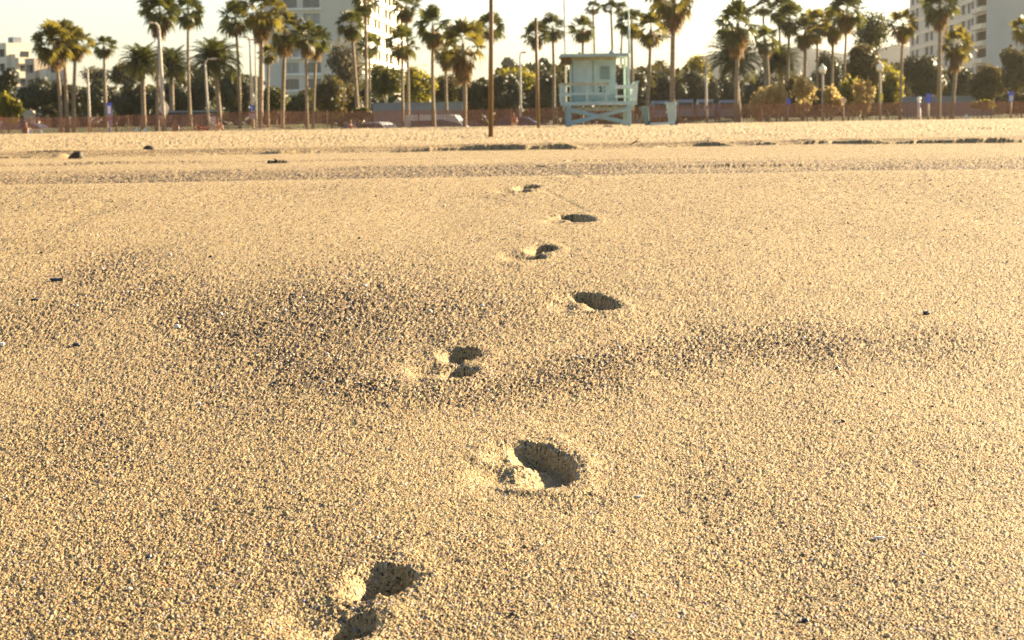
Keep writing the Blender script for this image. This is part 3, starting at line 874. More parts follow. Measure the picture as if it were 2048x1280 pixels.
# ------------------------------------------------------------------ buildings
def wall_open(mb, O, u, nrm, W, z0, z1, ops, depth=.35):
    """a wall from O along u with rectangular openings (a0,a1,b0,b1) and their reveals"""
    O = Vector(O); u = Vector(u); nrm = Vector(nrm); zz = Vector((0, 0, 1))
    xs = sorted({0, W, *[o[0] for o in ops], *[o[1] for o in ops]})
    zs = sorted({z0, z1, *[o[2] for o in ops], *[o[3] for o in ops]})
    for i in range(len(xs) - 1):
        for j in range(len(zs) - 1):
            mx, mz = (xs[i] + xs[i + 1]) / 2, (zs[j] + zs[j + 1]) / 2
            if any(o[0] < mx < o[1] and o[2] < mz < o[3] for o in ops): continue
            mb.add([O + u * xs[i] + zz * zs[j], O + u * xs[i + 1] + zz * zs[j], O + u * xs[i + 1] + zz * zs[j + 1], O + u * xs[i] + zz * zs[j + 1]], [(0, 1, 2, 3)])
    for a0, a1, b0, b1 in ops:
        q = [O + u * a0 + zz * b0, O + u * a1 + zz * b0, O + u * a1 + zz * b1, O + u * a0 + zz * b1]
        p = [k - nrm * depth for k in q]
        for i in range(4):
            j = (i + 1) % 4
            mb.add([q[i], q[j], p[j], p[i]], [(0, 1, 2, 3)])

def window(parent, O, u, nrm, op, depth, mat='pane', bars=2, back=None):
    O = Vector(O); u = Vector(u); nrm = Vector(nrm); zz = Vector((0, 0, 1))
    a0, a1, b0, b1 = op
    q = [O + u * a + zz * b - nrm * (depth - .004) for a, b in ((a0, b0), (a1, b0), (a1, b1), (a0, b1))]
    w = MB().add(q, [(0, 1, 2, 3)]).build('window', M[mat], parent)
    fr = MB()
    for k in range(bars + 1):
        a = a0 + (a1 - a0) * k / bars
        a = min(max(a, a0 + .05), a1 - .05)
        fr.bar(O + u * a + zz * (b0 + .02) - nrm * (depth - .06), O + u * a + zz * (b1 - .02) - nrm * (depth - .06), .09, .08, nrm)
    fr.build('frame', M['frame_dark'], w)
    return w

def block(name, loc, rz, label, W, Dp, z1, wall):
    b = empty(name, loc, rz)
    tag(b, label, 'building')
    return b

FL = 2.95
# grey tower block: front wall towards the beach in shade, right side lit
A = block('tower_block', (-26.6, 368, 0), -R(2.2), 'tall grey apartment tower with white bands on its sunlit right side', 18, 88, 32, 'wall_grey')
zA = [12.3 + FL * k for k in range(-4, 7)]
opsF = []
for z in zA:
    opsF += [(18 - 14.4, 18 - 11.7, z, z + 1.9), (18 - 10.6, 18 - 7.6, z, z + 1.9)]
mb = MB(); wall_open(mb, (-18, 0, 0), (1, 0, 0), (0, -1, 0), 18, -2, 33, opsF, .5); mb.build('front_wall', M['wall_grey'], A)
for i, op in enumerate(opsF):
    window(A, (-18, 0, 0), (1, 0, 0), (0, -1, 0), op, .5, 'pane_light' if i % 5 in (1, 3) else 'pane', 3)
sl = MB()
for z in zA:
    sl.box((-11.0, -.25, z - .22), (7.4, .5, .36))
sl.build('balcony_slab', M['white'], A)
opsR = []
cols = [(3, 8), (10, 15), (22, 27), (29, 34), (43, 49), (51, 57), (68, 75), (77, 84)]
for z in zA[1:]:
    opsR += [(a, b_, z - .1, z + 1.75) for a, b_ in cols]
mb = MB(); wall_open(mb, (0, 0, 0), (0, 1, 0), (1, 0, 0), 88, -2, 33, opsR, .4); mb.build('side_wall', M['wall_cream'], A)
for i, op in enumerate(opsR):
    window(A, (0, 0, 0), (0, 1, 0), (1, 0, 0), op, .4, 'pane', 2)
bd = MB()
for z in zA:
    bd.box((.22, 44, z - .62), (.44, 87, .95))
bd.build('balcony_band', M['white'], A)
mb = MB(); mb.add([(-18, 0, 33), (0, 0, 33), (0, 88, 33), (-18, 88, 33), (-18, 0, -2), (-18, 88, -2), (0, 88, -2)], [(0, 1, 2, 3), (0, 3, 5, 4), (3, 2, 6, 5)]); mb.build('roof', M['wall_grey'], A)

# beige block on the right
Bk = block('apartment_block', (81, 341, 0), -R(4.3), 'beige block of flats with rows of windows, corner balconies and a bare grey end wall', 32, 105, 32, 'wall_beige')
def s_of(px):
    t = (px - 1024) / 4000
    return (341 * t - 81) / (.0748 - .997 * t)
opsL = []; bal = []; light = set()
for k in range(-2, 6):
    z = 8.7 + 2.9 * k
    bal.append((.7, s_of(1952), z + .95, z + 2.5))
    for i, (p0, p1) in enumerate(((1824, 1829), (1833, 1838), (1851, 1858), (1861, 1867), (1890, 1896), (1900, 1907), (1923, 1931), (1935, 1940), (1942, 1948))):
        opsL.append((s_of(p1), s_of(p0), z + .55, z + 2.35))
        if i == 8: light.add(len(opsL) - 1)
mb = MB(); wall_open(mb, (0, 0, 0), (0, 1, 0), (-1, 0, 0), 106, -2, 33, opsL, .3 ) if False else wall_open(mb, (0, 0, 0), (0, 1, 0), (-1, 0, 0), 106, -2, 33, opsL + bal, .3); mb.build('windowed_wall', M['wall_beige'], Bk)
for i, op in enumerate(opsL):
    window(Bk, (0, 0, 0), (0, 1, 0), (-1, 0, 0), op, .3, 'pane_light' if i in light else 'pane', 2)
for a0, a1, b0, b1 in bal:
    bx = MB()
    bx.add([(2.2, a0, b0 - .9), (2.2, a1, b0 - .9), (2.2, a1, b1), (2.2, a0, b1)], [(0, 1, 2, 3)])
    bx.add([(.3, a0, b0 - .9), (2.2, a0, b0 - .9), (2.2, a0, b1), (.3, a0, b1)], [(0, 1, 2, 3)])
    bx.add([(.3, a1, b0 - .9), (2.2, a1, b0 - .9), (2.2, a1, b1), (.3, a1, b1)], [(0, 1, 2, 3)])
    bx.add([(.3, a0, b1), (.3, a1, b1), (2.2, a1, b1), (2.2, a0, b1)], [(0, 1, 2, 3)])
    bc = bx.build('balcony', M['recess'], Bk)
    pr = MB().box((-.4, (a0 + a1) / 2, b0 - .55), (.8, a1 - a0 + .3, .85))
    pr.build('parapet', M['wall_cream'], bc)
bd = MB()
for k in range(-2, 7):
    bd.box((-.06, 60, 8.7 + 2.9 * k - .25), (.12, 90, .7))
bd.build('floor_band', M['wall_cream'], Bk)
mb = MB(); mb.add([(0, 0, -2), (34, 0, -2), (34, 0, 33), (0, 0, 33)], [(0, 1, 2, 3)]); mb.build('end_wall', M['wall_grey'], Bk)
mb = MB(); mb.add([(0, 0, 33), (34, 0, 33), (34, 106, 33), (0, 106, 33), (34, 0, -2), (34, 106, -2), (0, 106, -2)], [(0, 1, 2, 3), (1, 4, 5, 2), (3, 2, 5, 6)]); mb.build('roof', M['wall_grey'], Bk)

# far left flats
def flats(name, px0, px1, ptop, d, label, nf, side, matf, mats, seed):
    a = at(px1, ptop, d); b = at(px0, ptop, d)
    w = a.x - b.x; h = a.z + 1
    e = empty(name, (a.x, d, -1), -R(42))
    tag(e, label, 'building')
    fh = 2.9
    ops = []
    k = h - 1.0
    while k > 1.5:
        ops.append((w * .18, w * .86, k - 1.55, k)); k -= fh
    mb = MB(); wall_open(mb, (-w, 0, 0), (1, 0, 0), (0, -1, 0), w, -1, h, ops, .9); mb.build('front_wall', M[matf], e)
    for op in ops:
        window(e, (-w, 0, 0), (1, 0, 0), (0, -1, 0), op, .9, 'pane', 3)
    # sunlit wing set back on the right, with bright balcony fronts
    wing = MB()
    wing.box((side / 2 + .01, 3.2, (h - 2) / 2), (side, 4.4, h - 2)); wing.build('side_wing', M[mats], e)
    k = h - 3.2
    while k > 1.5:
        f = MB().box((side + .4, 3.2, k - .2), (.78, 3.9, 1.25)); f.build('balcony', M[mats], e)
        g = MB().box((side + .02, 3.2, k + 1.15), (.05, 2.2, 1.2)); g.build('window', M['pane'], e)
        k -= fh
    mb = MB(); mb.box((-w / 2, 3, h + .12), (w, 5.98, .24)); mb.build('roof', M[matf], e)
    mb = MB(); mb.box((-w * .3, 3, h + .24 + .6), (min(2.2, w * .4), 2, 1.2)); mb.build('roof_housing', M['wall_low'], e)
    mb = MB(); mb.add([(-w, 0, -1), (-w, 6, -1), (-w, 6, h), (-w, 0, h), (0, 0, -1), (0, 6, -1), (0, 6, h), (0, 0, h)], [(0, 1, 2, 3), (4, 7, 6, 5), (1, 5, 6, 2)]); mb.build('rear_wall', M[matf], e)
flats('apartment_house', -30, 12, 88, 410, 'white stepped flats with sunlit balconies at the left edge of the picture', 4, 1.6, 'wall_cream', 'wall_cream', 1)
flats('apartment_house', 36, 68, 119, 400, 'lower tan flats with two dark wide openings behind the three golden palms', 2, 2.6, 'wall_tan', 'wall_cream', 2)

# low walls and sheds at the back of the car park
def long_wall(px0, px1, pt, d, label, mat, cap=True):
    a = at(px0, pt, d); b = at(px1, pt, d)
    e = empty('boundary_wall', (a.x, d, -1.2))
    tag(e, label, 'wall')
    h = a.z + 1.2
    MB().box(((b.x - a.x) / 2, 0, h / 2), (b.x - a.x, .3, h)).build('wall_body', M[mat], e)
    MB().box(((b.x - a.x) / 2, 0, h + .06), (b.x - a.x + .1, .42, .12)).build('coping', M['wall_low'], e)
long_wall(745, 925, 209, 172, 'long low grey blue wall behind the sunlit white van', 'wall_low')
long_wall(1805, 1990, 196, 176, 'low grey brown wall below the dark trees at right', 'wall_low')
long_wall(330, 440, 225, 178, 'short dark grey wall in deep shade behind the short hooked lamp', 'wall_shaded')  # the shade on this wall is in its dark colour

def shed(px0, px1, pt, d, label, mat):
    a = at(px0, pt, d); b = at(px1, pt, d); w = b.x - a.x
    e = empty('small_house', (a.x, d, -1)); tag(e, label, 'house')
    h = a.z + 1
    mb = MB().box((w / 2, 1.5, h / 2 - .5), (w, 3, h)); mb.build('wall', M[mat], e)
    rf = MB().prism([(-.25, h - .5), (w + .25, h - .5), (w / 2, h + .5)], -.2, 3.2); rf.build('roof', M['wall_tan'], e)
    MB().box((w * .5, -.03, h * .45), (w * .25, .06, h * .5)).build('door', M['frame_dark'], e)
shed(46, 68, 222, 230, 'small sunlit cream house glimpsed under the dark trees at left', 'wall_cream')
shed(780, 812, 206, 190, 'small sunlit cream building behind the long grey wall', 'wall_cream')

# ------------------------------------------------------------------ snow fence
def snow_fence(p0, p1, d, label, seed, hmean=1.12):
    rng = random.Random(seed)
    a = at(p0, 250, d); b = at(p1, 250, d)
    g0 = -.12
    e = empty('slat_fence', (a.x, d, 0)); tag(e, label, 'fence', 'slatted snow fences along the edge of the sand')
    L = b.x - a.x
    sl = MB(); x = 0
    def top(x):
        return hmean + .13 * float(vnoise(np.array([(a.x + x) * .28]), np.array([1.5]), 90)) * 2 + .03 * rng.uniform(-1, 1)
    while x < L:
        gz0 = min(gz(a.x + x, d), .1)
        h = top(x)
        tl = rng.uniform(-.03, .03)
        rot = Matrix.Rotation(tl, 3, 'Y')
        off = .25 * float(vnoise(np.array([(a.x + x) * .15]), np.array([4.5]), 91))
        sl.box((x, off, gz0 + h / 2 - .1), (.056, .014, h + .2), rot)
        x += .098 + rng.uniform(-.012, .012)
    sl.build('slat_panel', M['slat'], e)
    wr = MB()
    for k in range(4):
        x = 0; prev = None
        while x <= L:
            off = .25 * float(vnoise(np.array([(a.x + x) * .15]), np.array([4.5]), 91)) - .012
            p = (x, off, .16 + .26 * k)
            if prev: wr.bar(prev, p, .008, .008)
            prev = p; x += 1.2
    wr.build('wire', M['wire'], e)
    x = .5
    while x < L:
        off = .25 * float(vnoise(np.array([(a.x + x) * .15]), np.array([4.5]), 91)) + .07
        MB().tube([(x, off, -.4), (x, off, top(x) + .12)], [.035, .03], 8).build('post', M['trunk_dark'], e)
        x += 3.05
snow_fence(-60, 545, 133.4, 'red brown slatted fence running from the left edge to the thick trunked palm', 1)
snow_fence(547, 1322, 133.3, 'red brown slatted fence behind the posts and the lifeguard hut', 2, 1.2)
snow_fence(1324, 2110, 133.2, 'red brown slatted fence from the teal bins to the right edge', 3, 1.15)

# ------------------------------------------------------------------ beach posts
def beach_post(px, pyb, pxt, d, h, r, label):
    b = at(px, pyb, d); g = gz(b.x, d)
    e = empty('steel_post', (b.x, d, g)); tag(e, label, 'post', 'brown posts standing on the sand')
    lean = (pxt - px) / ppm(d)
    MB().tube([(0, 0, -.3), (lean * .5, 0, h * .5), (lean, 0, h)], [r * 1.06, r, r * .97], 14).build('shaft', M['post_brown'], e, smooth=True)
    MB().tube([(lean, 0, h), (lean, 0, h + .05)], [r * 1.25, r * 1.1], 14).build('cap', M['post_brown'], e, smooth=True)
beach_post(981, 277, 991, 51, 5.6, .058, 'near brown post, the taller one, cut by the top of the picture')
beach_post(1077, 255, 1075, 102, 5.5, .075, 'far brown post between the near post and the lifeguard hut')

# ------------------------------------------------------------------ lifeguard hut
def hut():
    d = 111.0; s = ppm(d)
    o = at(1200, 252, d); g = 0.0
    e = empty('lifeguard_hut', (o.x, d, g)); tag(e, 'pale teal wooden lifeguard hut on crossed legs with the number 27', 'lifeguard hut')
    def X(px): return (px - 1200) / s
    def Z(py): return at(1200, py, d).z
    zd = Z(210)                     # underside of deck edge
    zt = Z(203)                     # deck top
    dep = 4.2
    # legs and cross braces
    for px in (1139, 1258):
        for yy in (.15, dep - .4):
            MB().box((X(px), yy, zd / 2 - .15), (.25, .24, zd + .3)).build('leg', M['blue_paint'], e, bevel=.015)
    for yy in (.15 - .17, dep - .4 + .17):
        MB().bar((X(1142), yy, Z(219)), (X(1255), yy, Z(246)), .07, .2).build('brace', M['blue_paint'], e, bevel=.008)
        MB().bar((X(1142), yy - .075 , Z(246)), (X(1255), yy - .075, Z(219)), .07, .2).build('brace', M['blue_paint'], e, bevel=.008)
    for px in (1139, 1258):
        MB().bar((X(px), .3, .35), (X(px), dep - .55, zd - .15), .07, .18).build('brace', M['blue_paint'], e)
    # deck with joists
    MB().box((X(1199), dep / 2, (zd + zt) / 2 - .004), (X(1272) - X(1125), dep, zt - zd)).build('deck', M['teal'], e, bevel=.01)
    j = MB()
    for k in range(9):
        j.box((X(1132 + k * 16.8), dep / 2, zd - .09), (.09, dep - .3, .17))
    j.box((X(1199), .32, zd - .21), (X(1270) - X(1130), .12, .22)).box((X(1199), dep - .4, zd - .21), (X(1270) - X(1130), .12, .22))
    j.build('joists', M['wood_worn'], e)
    # cabin
    x0, x1 = X(1145), X(1231); xt1 = X(1236); zr = Z(113); yf, yb = .95, dep - .35
    cb = MB()
    cb.add([(x0, yf, zt), (x1, yf, zt), (xt1, yf, zr), (x0, yf, zr), (x0, yb, zt), (x1, yb, zt), (xt1, yb, zr), (x0, yb, zr)],
           [(0, 1, 2, 3), (1, 5, 6, 2), (5, 4, 7, 6), (4, 0, 3, 7), (0, 4, 5, 1), (3, 2, 6, 7)])
    cb.build('cabin_wall', M['teal'], e)
    # battens and trim on the front wall
    tr = MB()
    tr.box((X(1189), yf - .02, (zt + zr) / 2), (.06, .036, zr - zt))
    tr.box((x0 + .05, yf - .025, (zt + zr) / 2), (.1, .046, zr - zt))
    tr.build('trim', M['teal_deep'], e)
    MB().box((X(1190), yf - .05, zr - .08), (xt1 - x0, .09, .16)).build('header_beam', M['wood_worn'], e)
    MB().box((X(1188), yf - .028, Z(194)), (X(1230) - X(1147), .05, Z(189) - Z(200))).build('lower_panel', M['blue_paint'], e)
    # window like notice board
    nb = MB().box((X(1212.5), yf - .05, Z(145)), (X(1222) - X(1203), .08, Z(132) - Z(158))); nbo = nb.build('notice_board', M['teal_deep'], e)
    ln = MB()
    for py, hh in ((135, .12), (139, .04), (144, .05), (148, .04), (155, .11)):
        ln.box((X(1212.5), yf - .096, Z(py)), (X(1220) - X(1205), .012, hh))
    ln.build('print', M['ink_grey'], nbo)
    # side opening and shutters on the right wall
    MB().box((x1 + .09, (yf + yb) / 2, (zt + zr) / 2 + .25), (.05, 1.2, 1.2)).build('shutter', M['mint'], e)
    # roof
    rz0, rz1 = Z(113), Z(107)
    rf = MB().box((X(1191), dep / 2 - .05, (rz0 + rz1) / 2), (X(1259) - X(1124), dep + .5, rz1 - rz0)); rfo = rf.build('roof', M['blue_paint'], e, bevel=.012)
    for k in range(6):
        MB().box((X(1135.5), .2 + k * .72, rz0 - .1), (X(1144) - X(1127), .1, .19)).build('rafter', M['wood_brown'], e)
    MB().box((X(1134), dep / 2, rz0 - .29), (X(1144) - X(1125), dep - .6, .15)).build('side_beam', M['wood_brown'], e)
    MB().ball((X(1163), 1.5, rz1 + .06), .1, 10, 6, (1, 1, .9)).build('roof_vent', M['ink'], rfo, smooth=True)
    MB().tube([(X(1227), 1.2, rz1), (X(1227), 1.2, rz1 + .2)], [.22, .08], 10).build('roof_vent', M['wall_low'], rfo, smooth=True)
    an = MB(); an.tube([(X(1245), 1.6, rz1), (X(1245), 1.6, rz1 + .32)], [.012, .012], 6); an.bar((X(1241), 1.6, rz1 + .3), (X(1249), 1.6, rz1 + .22), .03, .03)
    an.build('aerial', M['ink_grey'], rfo)
    MB().tube([(X(1189), 2.0, rz1), (X(1188), 2.0, Z(20))], [.022, .012], 8).build('aerial', M['wire'], rfo)
    # corner post of the porch
    MB().box((X(1258.5), .35, (zt + rz0) / 2), (.15, .15, rz0 - zt)).build('porch_post', M['mint'], e)
    MB().box((X(1258.5), dep - .3, (zt + rz0) / 2), (.13, .13, rz0 - zt)).build('porch_post', M['mint'], e)
    MB().tube([(X(1260.5), .5, rz1), (X(1260), .5, Z(18))], [.075, .035], 10).build('mast', M['teal'], e, smooth=True)
    # railings: front left
    yR = .06
    for px in (1124.5, 1130, 1175, 1213, 1233):
        MB().box((X(px), yR, (zt + Z(166)) / 2), (.13, .1, Z(166) - zt)).build('railing_post', M['teal'], e)
    fr = MB(); fr.box((X(1171), yR - .07, Z(167.5)), (X(1219) - X(1122), .04, .15)); fr.build('rail', M['wood_worn'], e)
    fr = MB(); fr.box((X(1171), yR - .07, Z(187)), (X(1219) - X(1122), .04, .14)); fr.build('rail', M['teal'], e)
    fr = MB(); fr.box((X(1250), yR - .07, Z(174.5)), (X(1267) - X(1229), .04, .2)); fr.build('rail', M['mint'], e)
    fr = MB(); fr.box((X(1250), yR - .07, Z(193.5)), (X(1267) - X(1229), .04, .13)); fr.build('rail', M['mint'], e)
    # side and back railings
    for pz in (167.5, 187):
        MB().box((X(1124), dep / 2, Z(pz)), (.045, dep - .2, .14)).build('rail', M['teal'], e)
        MB().box((X(1170), dep - .06, Z(pz)), (X(1219) - X(1126), .045, .14)).build('rail', M['teal'], e)
    for yy in (dep * .5, dep - .1):
        MB().box((X(1125.5), yy, (zt + Z(166)) / 2), (.1, .1, Z(166) - zt)).build('railing_post', M['teal'], e)
    # flared solid panels at both ends
    pn = MB()
    for y0, y1 in ((.0, dep),):
        pn.add([(X(1265), y0, zt), (X(1274), y0, Z(206)), (X(1277), y0, Z(163)), (X(1266), y0, Z(173)), (X(1265), y1, zt), (X(1274), y1, Z(206)), (X(1277), y1, Z(163)), (X(1266), y1, Z(173))],
               [(0, 1, 2, 3), (7, 6, 5, 4), (1, 5, 6, 2), (0, 3, 7, 4), (3, 2, 6, 7), (0, 4, 5, 1)])
    pn.build('end_panel', M['mint'], e)
    MB().bar((X(1264), -.02, Z(173)), (X(1278), -.02, Z(163)), .06, .1).build('rail', M['teal'], e)
    MB().bar((X(1258), .1, zd - .1), (X(1274), .1, Z(207)), .1, .14).build('bracket', M['teal'], e)
    MB().bar((X(1139), .1, zd - .1), (X(1124), .1, Z(206)), .1, .14).build('bracket', M['teal'], e)
    # painted number
    cu = bpy.data.curves.new('number', 'FONT'); cu.body = '27'; cu.size = .42; cu.extrude = .006; cu.offset = .012; cu.space_character = 1.25
    tmp = bpy.data.objects.new('number_curve', cu)
    me = bpy.data.meshes.new_from_object(tmp); bpy.data.objects.remove(tmp)
    me.name = 'number'; me.materials.clear(); me.materials.append(M['ink'])
    t = link(bpy.data.objects.new('number', me), e)
    t.location = (X(1199.5), yf - .066, Z(183.5)); t.rotation_euler = (R(90), 0, 0)
    # sandbag on the rail
    return e
hut()

# small dark clump and stones lie on the sand under the hut; bins stand beside it
def bin_(px, py, d, w, h, lean, label, mat, rz):
    p = at(px, py, d); g = gz(p.x, d)
    e = empty('wheeled_bin', (p.x, d, g), rz); tag(e, label, 'bin', 'teal bins beside the lifeguard hut')
    e.rotation_euler = (0, lean, rz)
    b = MB()
    vs = []
    for k, (z, f) in enumerate(((0, .66), (.55 * h, .84), (h, 1.0))):
        for a, c in ((-1, -1), (1, -1), (1, 1), (-1, 1)):
            vs.append((a * w / 2 * f, c * w * .55 * f, z))
    fs = [(3, 2, 1, 0), (8, 9, 10, 11)]
    for k in range(2):
        for i in range(4):
            j = (i + 1) % 4
            fs.append((4 * k + i, 4 * k + j, 4 * k + 4 + j, 4 * k + 4 + i))
    b.add(vs, fs); b.build('bin_body', M[mat], e, bevel=.02)
    MB().box((-.03, 0, h + .045), (w * 1.2, w * 1.28, .09)).build('lid', M[mat], e, bevel=.02)
    MB().box((-w * .53, 0, h * .62), (.09, w * .7, .07)).build('handle', M[mat], e, bevel=.01)
    for c in (-1, 1):
        MB().tube([(w * .36, c * w * .42, .11), (w * .36, c * w * .54, .11)], [.11, .11], 12).build('wheel', M['tyre'], e)
bin_(1295, 254, 109.5, .36, .95, R(-9), 'smaller teal bin leaning away from the hut, left one of two', 'teal_deep', 0)
bin_(1345, 253, 109.5, .50, 1.17, R(-3), 'larger upright teal bin standing at the foot of the thickest palm', 'teal', 0)
def plank():
    a = at(1300, 253, 109.2); b = at(1350, 251, 109.2)
    e = empty('timber_rail', (a.x, 109.2, gz(a.x, 109.2)))
    tag(e, 'pale timber rail lying on the sand between the two teal bins', 'rail')
    MB().bar((0, 0, .07), (b.x - a.x, .05, .13), .12, .13).build('beam', M['mint'], e, bevel=.01)
    MB().box((.05, 0, .0), (.14, .3, .1)).build('foot', M['teal_deep'], e)
    MB().box((b.x - a.x - .05, .05, .03), (.14, .3, .14)).build('foot', M['teal_deep'], e)
plank()

# ------------------------------------------------------------------ lamps, poles, signs
def ybase(px, d): return at(px, 250, d)

def street_lamp(bx, tx, ty, d, w, arm, label, mat='pole_pale', head=True):
    """arm: (dx, dy) in photo pixels from the bend to the lamp head"""
    s = ppm(d); b = ybase(bx, d); g = gz(b.x, d)
    e = empty('street_lamp', (b.x, d, g)); tag(e, label, 'street lamp', 'street lamps in the park')
    T = at(tx, ty, d); tx_, tz = T.x - b.x, T.z - g
    r = w / s / 2
    MB().tube([(0, 0, -.3), (tx_ * .5, 0, tz * .5), (tx_, 0, tz)], [r * 1.15, r, r * .72], 12).build('pole', M[mat], e, smooth=True)
    ax, az = arm[0] / s, -arm[1] / s
    pts = [(tx_, 0, tz - .02), (tx_ + ax * .12, 0, tz + az * .55), (tx_ + ax * .45, 0, tz + az * .95), (tx_ + ax, 0, tz + az)]
    MB().tube(pts, [r * .7, r * .6, r * .5, r * .45], 8).build('arm', M[mat], e, smooth=True)
    sg = 1 if ax > 0 else -1
    hd = MB().ball((tx_ + ax + sg * .14, 0, tz + az), .15, 12, 8, (1.7, .8, .5)).build('lamp_head', M['pole_pale'], e, smooth=True)
    return e
street_lamp(328, 318, 60, 134.6, 8, (-13, -14), 'tall thick pale street lamp with a curved arm in front of a bushy palm', 'pole_pale')
street_lamp(418, 410, 128, 137, 5, (13, -10), 'short pale street lamp hooked to the right beside the broad date palm')
street_lamp(506, 500, 82, 134.6, 6, (-5, -8), 'pale street lamp carrying the blue and white signs, left one of a close pair')
street_lamp(512, 511, 88, 140, 4, (-6, -9), 'thinner street lamp right behind the one that carries the signs')
street_lamp(1042, 1040, 112, 150, 4.5, (4, -7), 'slim concrete lamp pole between the two brown posts')
street_lamp(1413, 1412, 122, 136, 5, (-3, -8), 'slim pale lamp pole with a round white sign right of the teal bins')

def globe_lamp(bx, py, d, label):
    s = ppm(d); b = ybase(bx, d); g = gz(b.x, d)
    e = empty('globe_lamp', (b.x, d, g)); tag(e, label, 'street lamp', 'globe lamps among the shrubs')
    T = at(bx - 1, py, d); z = T.z - g; x = T.x - b.x
    MB().tube([(0, 0, -.3), (0, 0, .5), (x * .8, 0, z - .5), (x, 0, z - .32)], [.13, .1, .075, .075], 12).build('pole', M['pole_pale'], e, smooth=True)
    MB().tube([(x, 0, z - .34), (x, 0, z - .2)], [.16, .2], 14).build('collar', M['wood_worn'], e, smooth=True)
    gl = MB().ball((x, 0, z), .26, 16, 12, (1, 1, 1.15)).build('globe', M['lamp_glass'], e, smooth=True)
    MB().ball((x, 0, z + .32), .07, 10, 6, (1, 1, 1.2)).build('finial', M['lamp_glass'], gl, smooth=True)
globe_lamp(1646, 139, 139, 'globe lamp on a straight pale pole, left one of two, above the tan shrubs')
globe_lamp(1761, 135, 139, 'globe lamp on a dark and pale pole, right one of two, with a yellow sign')

def bare_pole(bx, tx, ty, d, w, label, mat='pole_pale', name='bare_pole'):
    s = ppm(d); b = ybase(bx, d); g = gz(b.x, d)
    T = at(tx, ty, d)
    e = empty(name, (b.x, d, g)); tag(e, label, 'pole')
    r = w / s / 2
    MB().tube([(0, 0, -.3), (T.x - b.x, 0, T.z - g)], [r * 1.1, r * .75], 12).build('shaft', M[mat], e, smooth=True)
    MB().ball((T.x - b.x, 0, T.z - g + r), r * 1.1, 10, 6).build('cap', M[mat], e, smooth=True)
bare_pole(180, 175, 143, 134.8, 5.5, 'thin bare pale pole with a round sign, between the golden palms and the blue banner')
bare_pole(1133, 1128, -30, 116, 4, 'tall thin pale flagpole rising behind the left end of the hut', name='flagpole')
bare_pole(1838, 1838, 202, 135, 8, 'short thick white post behind the fence left of a small blue sign', 'white', name='white_post')

def sign(px, py, w, h, d, shape, mat, label, post='pole_pale', extras=(), postw=.05, own_post=True):
    s = ppm(d); c = at(px, py, d); g = gz(c.x, d)
    e = empty('sign', (c.x, d, g)); tag(e, label, 'sign')
    z = c.z - g; W = w / s; H = h / s
    pan = MB()
    if shape == 'rect':
        pan.box((0, -.06, z), (W, .03, H))
    else:
        n = {'round': 20, 'hex': 6}[shape]
        vs = [(W / 2 * math.cos(2 * math.pi * k / n), -.075, z + H / 2 * math.sin(2 * math.pi * k / n)) for k in range(n)] + [(W / 2 * math.cos(2 * math.pi * k / n), -.045, z + H / 2 * math.sin(2 * math.pi * k / n)) for k in range(n)]
        pan.add(vs, [tuple(range(n)), tuple(range(n, 2 * n))[::-1]] + [(k, n + k, n + (k + 1) % n, (k + 1) % n) for k in range(n)])
    po = pan.build('sign_panel', M[mat], e)
    for (ex, ey, ew, eh, em) in extras:
        MB().box((ex * W, -.08, z + ey * H), (ew * W, .014, eh * H)).build('marking', M[em], po)
    if own_post:
        MB().tube([(0, 0, -.3), (0, 0, z + H * .3)], [postw, postw], 10).build('post', M[post], e, smooth=True)
    else:
        MB().box((0, -.025, z), (W * .3, .05, .06)).build('bracket', M['wire'], e)
    return e
sign(219, 224, 10, 37, 134.6, 'rect', 'sign_blue', 'tall blue banner sign with pale lettering panels on a blue post', 'sign_blue', [(0, .12, .62, .42, 'sign_white'), (0.03, -.2, .78, .18, 'wall_low'), (.05, -.36, .7, .14, 'sign_red')], .055)
sign(181, 239, 9, 10, 134.4, 'round', 'sign_white', 'small round pinkish white sign on the thin bare pole', own_post=False, extras=[(0, 0, .5, .3, 'cloth_pink')])
sign(139, 236, 5, 5, 150, 'round', 'sign_white', 'tiny round white sign between two trunks of the golden palms', postw=.03)
sign(328, 217, 21, 28, 135.2, 'hex', 'wall_beige', 'pale back of a sign fixed behind the tall curved street lamp', own_post=True, postw=.05)
sign(504, 216, 9, 11, 134.2, 'rect', 'sign_blue', 'small blue square sign, upper one on the pale street lamp', own_post=False, extras=[(-.1, 0, .4, .5, 'blue_paint')])
sign(505, 231, 15, 18, 134.15, 'round', 'sign_white', 'round white sign with a red top edge, lower one on the pale street lamp', own_post=False, extras=[(0, .33, .66, .2, 'sign_red')])
sign(1413, 215, 9, 11, 135.6, 'round', 'sign_white', 'round white sign on the slim lamp pole right of the teal bins', own_post=False, extras=[(0, 0, .45, .3, 'sign_red')])
sign(1431, 217, 7, 10, 137, 'hex', 'sign_blue', 'small bluish sign right beside the slim lamp pole', postw=.03)
sign(1577, 204, 8, 15, 135.0, 'rect', 'sign_blue', 'small blue sign standing among the tan shrubs', 'pole_pale', postw=.03)
sign(1687, 201, 13, 13, 135.2, 'hex', 'wall_tan', 'pale hexagonal back of a sign in front of the mustard shrub', postw=.04)
sign(1763, 194, 6, 13, 138.4, 'rect', 'sign_yellow', 'narrow yellow sign on the right-hand globe lamp', own_post=False)
sign(1857, 197, 10, 19, 135.0, 'rect', 'sign_blue', 'blue sign on a tan post behind the fence below the beige flats', 'wood_worn', [(0, .1, .6, .3, 'sign_blue')], .07)
sign(2022, 193, 10, 20, 135.0, 'rect', 'sign_blue', 'blue sign with a pale lower half near the right edge', 'wood_worn', [(0, -.15, .7, .5, 'blue_paint')], .06)
